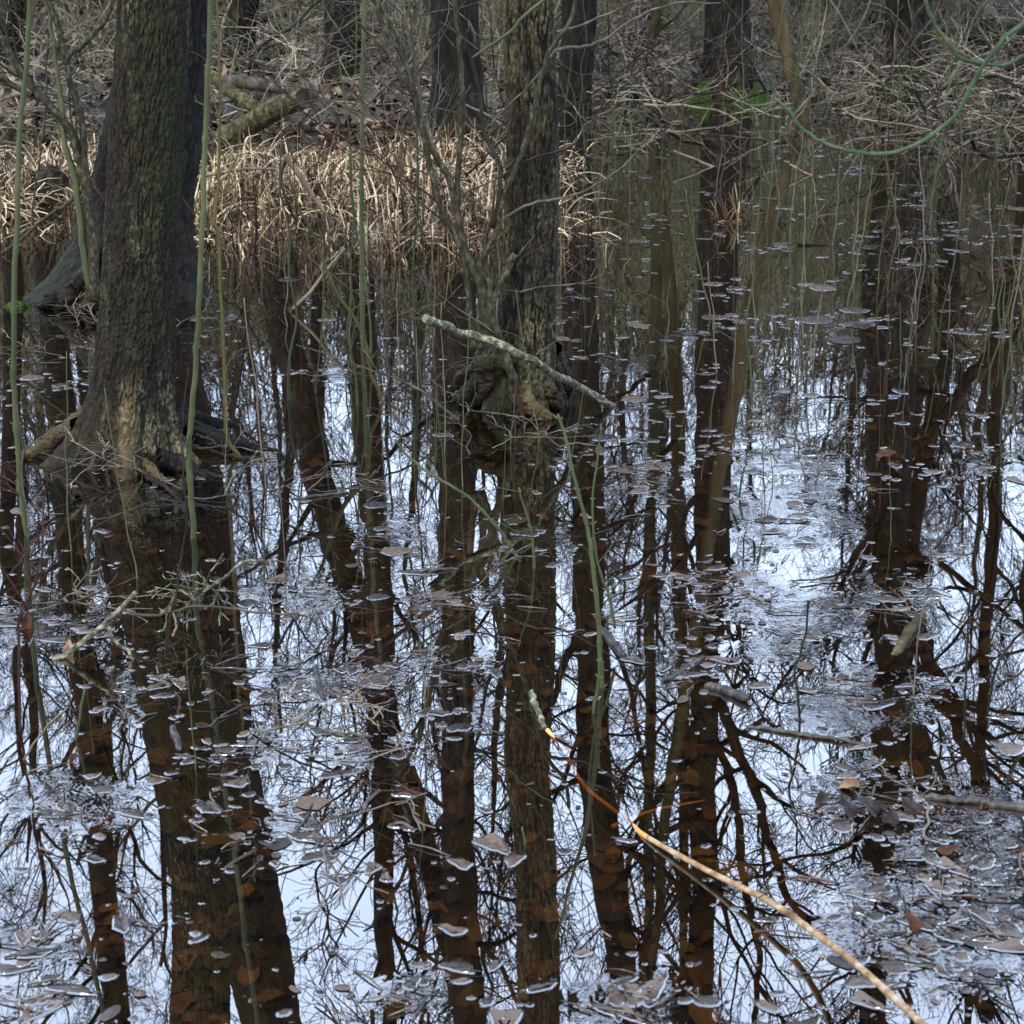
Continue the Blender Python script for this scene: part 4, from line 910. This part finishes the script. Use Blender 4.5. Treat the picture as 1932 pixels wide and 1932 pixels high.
def men_geo(o, z0, out, rg_=None):
    """the raised rim of water that clings round a floating thing"""
    k = len(o); c = o.mean(0); d = o - c; ln = np.linalg.norm(d, axis=1)[:, None] + 1e-6; u_ = d / ln
    prof = [(0., 1.), (.18, .62), (.42, .3), (.7, .1), (1., .0)]
    V = np.vstack([np.column_stack([o + u_ * out * a, np.full(k, .0006 + z0 * b_)]) for a, b_ in prof])
    j = np.arange(k); j2 = (j + 1) % k
    Q = np.vstack([np.stack([j + s * k, j + (s + 1) * k, j2 + (s + 1) * k, j2 + s * k], 1) for s in range(len(prof) - 1)])
    return V, Q
# sunken leaves
ng = np.random.default_rng(3)
def sunk_leaf(size):
    V, Q, T, o = leaf_geo(ng, size, 18, .01, .42); mb = MB(); mb.add(V, Q, 0, T)
    mb.tube([[size * .45, 0, 0], [size * .65, .004, .003], [size * .85, .012, .004]], [.0013, .001, .001], 4, 0.)
    o = mb.build('sunken_leaf', M['sunk']); return tag(o, 'flat brown leaf lying sunk on the bottom of the pond', 'leaf', 'sunken leaves on the pond bottom')
prot = [sunk_leaf(s) for s in (.06, .07, .08, .09, .1, .075, .065, .085)]
for i in range(290):
    px = rng.uniform(-60, 1990); py = rng.uniform(1050, 1990); p = g(px, py, -.1)
    o = prot[i] if i < 8 else prot[i % 8].copy()
    if i >= 8: col.objects.link(o)
    o.location = (p[0], p[1], float(gz(p[0], p[1])) + .008 + .002 * (i % 9)); o.rotation_euler = (rng.gauss(0, .18), rng.gauss(0, .18), rng.uniform(0, 6.28))
mb = MB()
for i in range(1700):
    py = 500 + 1500 * rng.random() ** 1.0; p = g(rng.uniform(-100, 2030), py, -.1); V, Q, T, o = leaf_geo(ng, rng.uniform(.04, .09), 10, .012, .4)
    a = rng.uniform(0, 6.28); c, s = math.cos(a), math.sin(a); V = V @ np.array([[c, s, 0], [-s, c, 0], [0, 0, 1]]) + [0, 0, 0]
    V[:, 2] += V[:, 0] * rng.gauss(0, .15); V += [p[0], p[1], float(gz(p[0], p[1])) + .004 + rng.random() * .012]
    mb.add(V, Q, rng.random(), T)
tag(mb.build('sunken_leaf_litter', M['sunk']), 'brown rotting leaves covering the pond bottom', 'leaf litter', kind='stuff')

# leaf litter on the far bank
mb = MB()
for i in range(15000):
    y = 14 + 15 * rng.random() ** .8; x = rng.uniform(-.3, .3) * y; z = float(0)
    mb_s = rng.uniform(.03, .055); a = rng.uniform(0, 6.28); c, s = math.cos(a) * mb_s, math.sin(a) * mb_s
    tx, ty = rng.gauss(0, .5), rng.gauss(0, .5); h_ = rng.uniform(0, .4) * mb_s
    q = np.array([[c, s, tx * mb_s + h_], [-s * .6, c * .6, ty * mb_s], [-c, -s, -tx * mb_s + h_], [s * .6, -c * .6, -ty * mb_s]]) + [x, y, 0]
    mb.add(q, [[0, 1, 2, 3]], min(1., max(0., rng.gauss(.5, .28))))
allv = np.vstack(mb.v); zz = gz(allv[:, 0], allv[:, 1]); keep = zz
allv[:, 2] += zz + .02; mb.v = [allv]; mb.t = [np.concatenate(mb.t)]
# drop those under water
Qa = np.vstack(mb.f); ok = zz[Qa].mean(1) > -.03; mb.f = [Qa[ok]]
tag(mb.build('leaf_litter', M['leaf'], smooth=False), 'dead brown and beige leaves strewn over the far bank', 'leaf litter', kind='stuff')

# floating leaves: protos with their rim of water
def float_proto(size, kind):
    V, Q, T, o = leaf_geo(ng, size, 26, .0018 if kind == 0 else .0035, .40 if kind < 2 else .3)
    V[:, 2] += .001
    mb = MB(); mb.add(V, Q, ng.uniform(.3, .9), T)
    mb.tube([[size * .46, 0, .002], [size * .62, .004, .004], [size * .75, .01, .002]], [.0012, .001, .0009], 4, .5)
    L = mb.build('floating_leaf', M['float']); tag(L, 'wet brown leaf floating flat with a rim of raised water', 'leaf', 'floating leaves on the pond')
    m2 = MB(); v2, q2 = men_geo(o, .0018, .0055); m2.add(v2, q2); r_ = m2.build('water_rim', M['meniscus'], None); r_.parent = L
    return L
fp = [float_proto(s, k) for s, k in ((.05, 0), (.06, 1), (.07, 2), (.045, 0), (.08, 1), (.055, 2), (.065, 0), (.04, 1), (.035, 0), (.075, 2))]
KIDS.clear()
tw_ = [p[4] for p in PATCH]
def patch_pt(sp_=.55):
    a, b_, rx, ry, _ = rng.choices(PATCH, [p[4] * (p[2] * p[3]) ** .5 for p in PATCH])[0]; rx *= .85; ry *= .85
    return a + rng.gauss(0, sp_) * rx, b_ + rng.gauss(0, sp_) * ry
big = [(1690,1205),(1752,1200),(300,1295),(230,1305),(340,1290),(60,1800),(30,1830),(355,1170),(1100,1800),(1690,880),(970,1625),(765,1500),(760,1560),(1180,1850),(1230,1865),(1650,1440)]
for i in range(210):
    if i < len(big): px, py = big[i]
    else:
        while True:
            px, py = patch_pt(.75) if rng.random() < .75 else (rng.uniform(0, 1932), rng.uniform(900, 1950))
            if py > 820 and -40 < px < 1980: break
    p = g(px, py, 0)
    o = fp[i] if i < 10 else copy_tree(fp[i % 10])
    o.location = (p[0], p[1], .0002 * (i % 11)); o.rotation_euler = (0, 0, rng.uniform(0, 6.28)); s_ = rng.uniform(.55, 1.1); o.scale = (s_, s_ * rng.uniform(.6, 1.1), 1)

# small flotsam: seeds, bark crumbs, leaf scraps, each with its own rim; past counting
md = MB(); mw = MB()
for i in range(10000):
    u_ = rng.random()
    if u_ < .6: px, py = patch_pt(.8)
    elif u_ < .9:
        py = 230 + 700 * rng.random(); px = rng.uniform(1000, 2000) if rng.random() < .75 else rng.uniform(-20, 1932)
        if px < 1060 and py < 480: continue
        if vn(np.array([[px / 90., py / 14., 5.]]), 14)[0] < .15 * rng.random(): continue
    else: px, py = rng.uniform(-20, 1950), rng.uniform(600, 1950)
    if not (-60 < px < 2000 and 215 < py < 1990): continue
    if vn(np.array([[px / 140., py / 45., 3.]]), 4)[0] < -.25 and u_ > .6: continue
    if u_ < .6 and vn(np.array([[px / 42., py / 17., 8.]]), 6)[0] < -.05 + .5 * rng.random(): continue
    p = g(px, py, 0); far = p[1] / 5.
    s_ = math.exp(rng.gauss(-5.1, .68)) * max(.55, min(2.2, far)); k = 9; s_ = min(s_ * (1.45 if far > 1.6 else 1), .045 if far < 1.6 else .08)
    a = np.linspace(0, 2 * math.pi, k, endpoint=False); asp = rng.uniform(.3, 1); ro = rng.uniform(0, 6.28)
    o = np.stack([np.cos(a), np.sin(a) * asp], 1) * s_ * (1 + np.array([rng.uniform(-.18, .18) for _ in range(k)]))[:, None]
    c, s = math.cos(ro), math.sin(ro); o = o @ np.array([[c, s], [-s, c]])
    h_ = min(.002, s_ * .24) * rng.uniform(.6, 1.2)
    V = np.vstack([np.column_stack([o, np.full(k, h_)]), np.column_stack([o * .5, np.full(k, h_ * 1.35)]), [[0, 0, h_ * 1.4]]]); j = np.arange(k); j2 = (j + 1) % k
    md.add(V + [p[0], p[1], .0004], np.stack([j, j2, j2 + k, j + k], 1), rng.random(), np.stack([k + j, k + j2, np.full(k, 2 * k)], 1))
    if rng.random() < .4: continue
    V2, Q2 = men_geo(o, h_, min(.0055, .002 + s_ * .4) * (1 if far < 1.3 else 1.6)); mw.add(V2 + [p[0], p[1], 0], Q2)
# twig scraps afloat
for i in range(420):
    px, py = patch_pt(.8)
    if not (-60 < px < 2000 and 215 < py < 1990): continue
    p = g(px, py, .002); a = rng.uniform(0, 6.28); L = rng.uniform(.02, .11); d = np.array([math.cos(a), math.sin(a), 0])
    md.tube(np.array([p, p + d * L * .5 + [rng.gauss(0, .006), rng.gauss(0, .006), .004], p + d * L]), [.0018, .002, .0012], 5, rng.random())
fl = md.build('flotsam', M['float']); tag(fl, 'seeds, bark crumbs and leaf scraps drifting on the water in loose mats', 'debris', kind='stuff')
fr = mw.build('water_rims', M['meniscus'], fl)

# curled dead leaves standing up from the water
def curled(name, label, px, py, size, m, yaw, pitch_, roll, Y=None, group=None, curl=.5):
    V, Q, T, o = leaf_geo(ng, size, 16, .006, .36); V[:, 2] += curl * V[:, 1] ** 2 / size * 3
    mb = MB(); mb.add(V, Q, .5, T); mb.tube([[size * .46, 0, 0], [size * .8, 0, .004]], [.0012, .001], 4, .4)
    o = mb.build(name, M[m]); p = g(px, py, 0) if Y is None else v(px, py, Y)
    o.location = (p[0], p[1], p[2] + .002 + size * .25 * abs(math.sin(pitch_))); o.rotation_euler = (roll, pitch_, yaw); return tag(o, label, 'leaf', group)
curled('curled_leaf', 'small rust-orange leaf standing upright at the left edge', 52, 1185, .05, 'leaf_brown', 1.3, -1.2, .3)
curled('curled_leaf', 'pale curled leaf hanging at the forked branch foot, lower left', 130, 1235, .05, 'leaf_pale', 1.2, -1.2, .4)
curled('curled_leaf', 'rust-brown leaf tip below the olive shoot, lower left', 140, 1440, .035, 'leaf_brown', .4, -.8, .2)
curled('curled_leaf', 'ribbed tan curled leaf lying on the leaf mat at the right', 1605, 1487, .045, 'leaf_pale', .1, .1, .5, curl=1.2)
for i, (a, b_, l) in enumerate([(1550,1515,'leftmost'),(1602,1520,'second from the left'),(1640,1530,'third from the left'),(1680,1535,'fourth from the left'),(1720,1530,'rightmost')]):
    curled('curled_leaf', f'dark folded wet leaf, {l} of the row at the right', a, b_ + (i % 2) * 12, .05 + .008 * (i % 3), 'leaf_black', 1.2 + .35 * (i * 7 % 5), -.3 - .1 * (i % 3), .4 - .2 * i, curl=.2)
curled('curled_leaf', 'dark red leaf by the thin upright twig at the right edge', 1860, 1520, .04, 'leaf_brown', .6, -.5, .3)
curled('curled_leaf', 'red-brown leaf lying below the row of hanging leaves at the right', 1790, 1608, .045, 'leaf_brown', .2, -.2, .3)
curled('curled_leaf', 'brown folded leaf on top of the big leaf mat, lower right', 1718, 1752, .05, 'leaf_brown', 2., -.7, .3)
curled('curled_leaf', 'brown curled leaf floating high on the reflected upper right trunk', 1672, 862, .07, 'leaf_brown', .4, -.2, .2)

# ------------------------------------------------------------------ brush on the far bank and upright stems in the water
def arc_branch(seed, L, r, m, label, group, lift=.2, tw=5, cat='branch', name='fallen_branch'):
    rg = random.Random(seed); t = empty(name, (0, 0, 0), label, cat, group)
    d = np.array([1, 0, rg.uniform(.0, .6)]); P = [np.zeros(3)]; n = 9
    for i in range(n):
        d = d + np.array([rg.gauss(0, .15), rg.gauss(0, .35), rg.gauss(-.06, .22)]); d /= np.linalg.norm(d); P.append(P[-1] + d * L / n)
    P = np.array(P); mb = MB(); mb.tube(spline(P, 3), np.linspace(r, r * .35, 3 * n + 1), 6, rg.uniform(.4, .8))
    for c in range(tw):
        i = rg.randrange(2, n); grow(mb, P[i], (P[i] - P[i - 1]) / (L / n) + np.array([rg.gauss(0, .6), rg.gauss(0, .6), rg.gauss(.2, .6)]), L * rg.uniform(.25, .6), r * .45, 2, rg, .0, 5, .3, 3, .002, .6, .8, .6)
    mb.build('wood', M[m], t); return t
GB = 'fallen branches heaped on the far bank'
LB = {'twig_pale': 'pale bleached fallen branch in the brush on the far bank', 'twig_grey': 'grey fallen branch with side twigs in the brush on the far bank', 'twig_dark': 'dark fallen branch in the brush on the far bank'}
bp = [arc_branch(300 + i, 1.2 + .25 * i, .011 + .002 * (i % 3), ('twig_pale', 'twig_grey', 'twig_dark', 'twig_grey', 'twig_pale', 'twig_grey')[i], LB[('twig_pale', 'twig_grey', 'twig_dark', 'twig_grey', 'twig_pale', 'twig_grey')[i]], GB) for i in range(6)]
KIDS.clear()
for i in range(230):
    px = rng.uniform(1080, 1990) if i % 5 > 1 else rng.uniform(-40, 1000); py = rng.triangular(5, 232, 120) if px > 1000 else rng.uniform(5, 235)
    Yq = 13.2 + (255 - py) / 255 * 10
    if 1250 < px < 1500: px += 270
    p = g(px, max(py, 30), 0.1)
    y = min(p[1], 24); x = (px - 966) / F * (y * cp + .5)
    o = bp[i] if i < 6 else copy_tree(bp[i % 6])
    o.location = (x, y, max(float(gz(x, y)), 0) + rng.uniform(0, .25)); o.rotation_euler = (rng.gauss(0, .3), rng.gauss(0, .3), rng.uniform(0, 6.28)); s_ = rng.uniform(.55, 1.15); o.scale = (s_,) * 3
# fine tangle
mb = MB(); rg = random.Random(77)
for i in range(2500):
    px = rg.uniform(1060, 1990) if rg.random() < .62 else rg.uniform(-40, 1060); py = rg.triangular(5, 238, 130)
    p = g(px, max(py, 40), .05)
    if 1270 < px < 1480 and 30 < py < 210: continue
    if 1640 < px < 1770 and 60 < py < 150 and rg.random() < .7: continue
    if p[1] > 25: continue
    p[2] = max(float(gz(p[0], p[1])), 0) + rg.random() ** 2 * .35
    grow(mb, p, np.array([rg.gauss(0, 1), rg.gauss(0, .8), rg.gauss(.15, .35)]), rg.uniform(.25, .8), rg.uniform(.0025, .006), 1, rg, -.03, 4, .35, 2, .0018, rg.uniform(.2, .9), .8, .6)
tag(mb.build('brushwood', M['brush'], smooth=True), 'tangle of fine grey dead twigs covering the far bank', 'brushwood', kind='stuff')

def upright(seed, H, r, m, label, tw):
    rg = random.Random(seed); t = empty('sapling', (0, 0, 0), label, 'sapling', 'thin upright stems standing in the pond'); n = 8
    P = np.stack([np.cumsum([rg.gauss(0, .012 * H) for _ in range(n + 1)]), np.cumsum([rg.gauss(0, .012 * H) for _ in range(n + 1)]), np.linspace(-.12, H, n + 1)], 1)
    P += np.outer(np.linspace(0, 1, n + 1), [rg.gauss(0, .08) * H, rg.gauss(0, .08) * H, 0]) - [P[0, 0], P[0, 1], 0]
    mb = MB(); mb.tube(spline(P, 3), np.linspace(r, r * .5, 3 * n + 1), 6, rg.uniform(.3, .8)); mb.build('stem', M[m], t)
    if tw:
        for c in range(tw):
            tb = MB()
            i = rg.randrange(2, n); grow(tb, P[i], np.array([rg.gauss(0, .8), rg.gauss(0, .5), .8]), H * rg.uniform(.12, .35), r * .5, 1, rg, .1, 4, .2, 2, .001, .5, .7, .6)
            tb.build('twig', M[m], t)
    return t
UL = {'stem_green': 'thin green upright stem standing in the pond', 'twig_red': 'thin reddish upright stem standing in the pond', 'twig_grey': 'thin grey upright stem standing in the pond', 'twig_pale': 'thin straw-coloured upright stem standing in the pond'}
up = [upright(400 + i, h_, r_, m, UL[m], tw) for i, (h_, r_, m, tw) in enumerate([(.9, .0035, 'stem_green', 0), (.5, .003, 'stem_green', 2), (.7, .003, 'twig_red', 4), (.35, .0025, 'twig_grey', 3), (1.2, .004, 'stem_green', 2), (.28, .0025, 'stem_green', 0), (.5, .003, 'twig_pale', 2), (.22, .002, 'twig_grey', 4)])]
KIDS.clear()
for i in range(210):
    if i >= 150: px = rng.uniform(-20, 1950); py = rng.uniform(60, 235)
    elif i % 10 < 6: px = rng.uniform(1080, 1950); py = 230 + 560 * rng.random() ** 1.3
    elif i % 10 < 9: px = rng.uniform(420, 1060); py = rng.uniform(420, 950)
    else: px = rng.uniform(0, 1932); py = rng.uniform(900, 1500)
    p = g(px, py, 0); j = i % 8
    if py > 800 and j in (0, 4, 2): j = 5
    if px > 1080 and py > 420 and j == 4: j = 1
    o = up[i] if i < 8 else copy_tree(up[j])
    if i < 8: p = g(1100 + i * 85, 300 + 30 * i, 0)
    s_ = rng.uniform(.7, 1.2)
    if i >= 150: p = np.array([p[0] * min(1, 24 / p[1]), min(p[1], 24), 0]); p[2] = max(0, float(gz(p[0], p[1]))); s_ *= 1.9
    if i >= 150: o['label'] = 'thin bare upright stem rising from the brush on the far bank'; o['group'] = 'thin stems rising from the far bank'
    o.location = tuple(p); o.rotation_euler.z = rng.uniform(0, 6.28); o.scale = (s_ * (.8 if py > 800 else 1.2),) * 2 + (s_,)

GT = 'bare twigs afloat on the pond'
TL_ = {'twig_grey': 'grey forked twig floating among the leaves on the pond', 'twig_dark': 'dark forked twig floating among the leaves on the pond', 'twig_pale': 'pale forked twig floating among the leaves on the pond', 'twig_red': 'reddish forked twig floating among the leaves on the pond'}
ft = [arc_branch(500 + i, .34 + .06 * i, .0035 + .0008 * (i % 3), m_, TL_[m_], GT, tw=3, cat='twig', name='floating_twig') for i, m_ in enumerate(['twig_grey', 'twig_dark', 'twig_pale', 'twig_red', 'twig_grey', 'twig_dark'])]
KIDS.clear()
for i in range(76):
    if i < 18: px, py = rng.gauss(340, 140), rng.gauss(925, 45)
    elif i < 25: px, py = rng.gauss(930, 110), rng.gauss(840, 30)
    elif i < 50: px, py = rng.gauss(180, 80), rng.gauss(620, 30)
    else: px, py = patch_pt(.9)
    py = max(py, 520 if px < 1000 else 300)
    p = g(px, py, .006); o = ft[i] if i < 6 else copy_tree(ft[i % 6])
    o.location = tuple(p); o.rotation_euler = (rng.gauss(0, .08), rng.gauss(.06, .08), rng.uniform(0, 6.28)); s_ = rng.uniform(.5, 1.1); o.scale = (s_, s_, s_ * .45)

# moss mound, upper right and stump at left
def mound(name, label, cat, c, rx, ry, rz, m, seed, n=2600):
    t = empty(name, c, label, cat)
    mb = MB(); U = np.linspace(0, 2 * math.pi, 28, endpoint=False); W_ = np.linspace(0, 1.5, 12)
    V = []
    for w_ in W_:
        for u_ in U: V.append([math.cos(u_) * math.cos(w_) * rx, math.sin(u_) * math.cos(w_) * ry, math.sin(w_) * rz])
    V = np.array(V); V *= (1 + .18 * fbm(V * 6 + seed, 3, seed))[:, None]; V[:28, 2] -= .15
    i = np.arange(11)[:, None] * 28; j = np.arange(28)[None]; j2 = (j + 1) % 28
    mb.add(V + c, np.stack([i + j, i + j2, i + 28 + j2, i + 28 + j], -1).reshape(-1, 4)); mb.build('mound', M['far_bark'], t)
    mm = MB(); rg = random.Random(seed)
    for k in range(n):
        u_ = rg.uniform(0, 6.28); w_ = rg.uniform(0.05, 1.5); p = np.array([math.cos(u_) * math.cos(w_) * rx, math.sin(u_) * math.cos(w_) * ry, math.sin(w_) * rz])
        p *= 1 + .18 * fbm(p[None] * 6 + seed, 3, seed)[0]
        if vn(p[None] * 5, seed)[0] < -.15: continue
        s_ = rg.uniform(.006, .014) ; d = p / np.linalg.norm(p) * s_ * .8
        mm.tube([c + p - d, c + p, c + p + d], [s_ * .6, s_, s_ * .3], 6, rg.random())
    mm.build('moss', M['moss'], t); return t
q = v(1700, 132, 17.4); mound('mossy_mound', 'bright green mossy mound at the foot of the upper right trunk', 'mound', np.array([q[0], 17.5, float(gz(q[0], 17.5))]), .22, .2, .3, 'moss', 3)
q = v(98, 345, 11.6); mound('stump', 'dark rotten stump with a little moss in the sedge at the left', 'stump', np.array([q[0], 11.6, -.02]), .12, .12, .26, 'moss', 4, 500)
q = v(20, 560, 8.6); mound('mossy_clump', 'small green mossy clump at the left edge beside the leaning tree roots', 'moss', np.array([q[0], 8.7, -.045]), .07, .06, .065, 'moss', 5, 1500)

for o in ORG:
    if '_o' in o: del o['_o']
for o in bpy.data.objects:
    if '_o' in o: del o['_o']
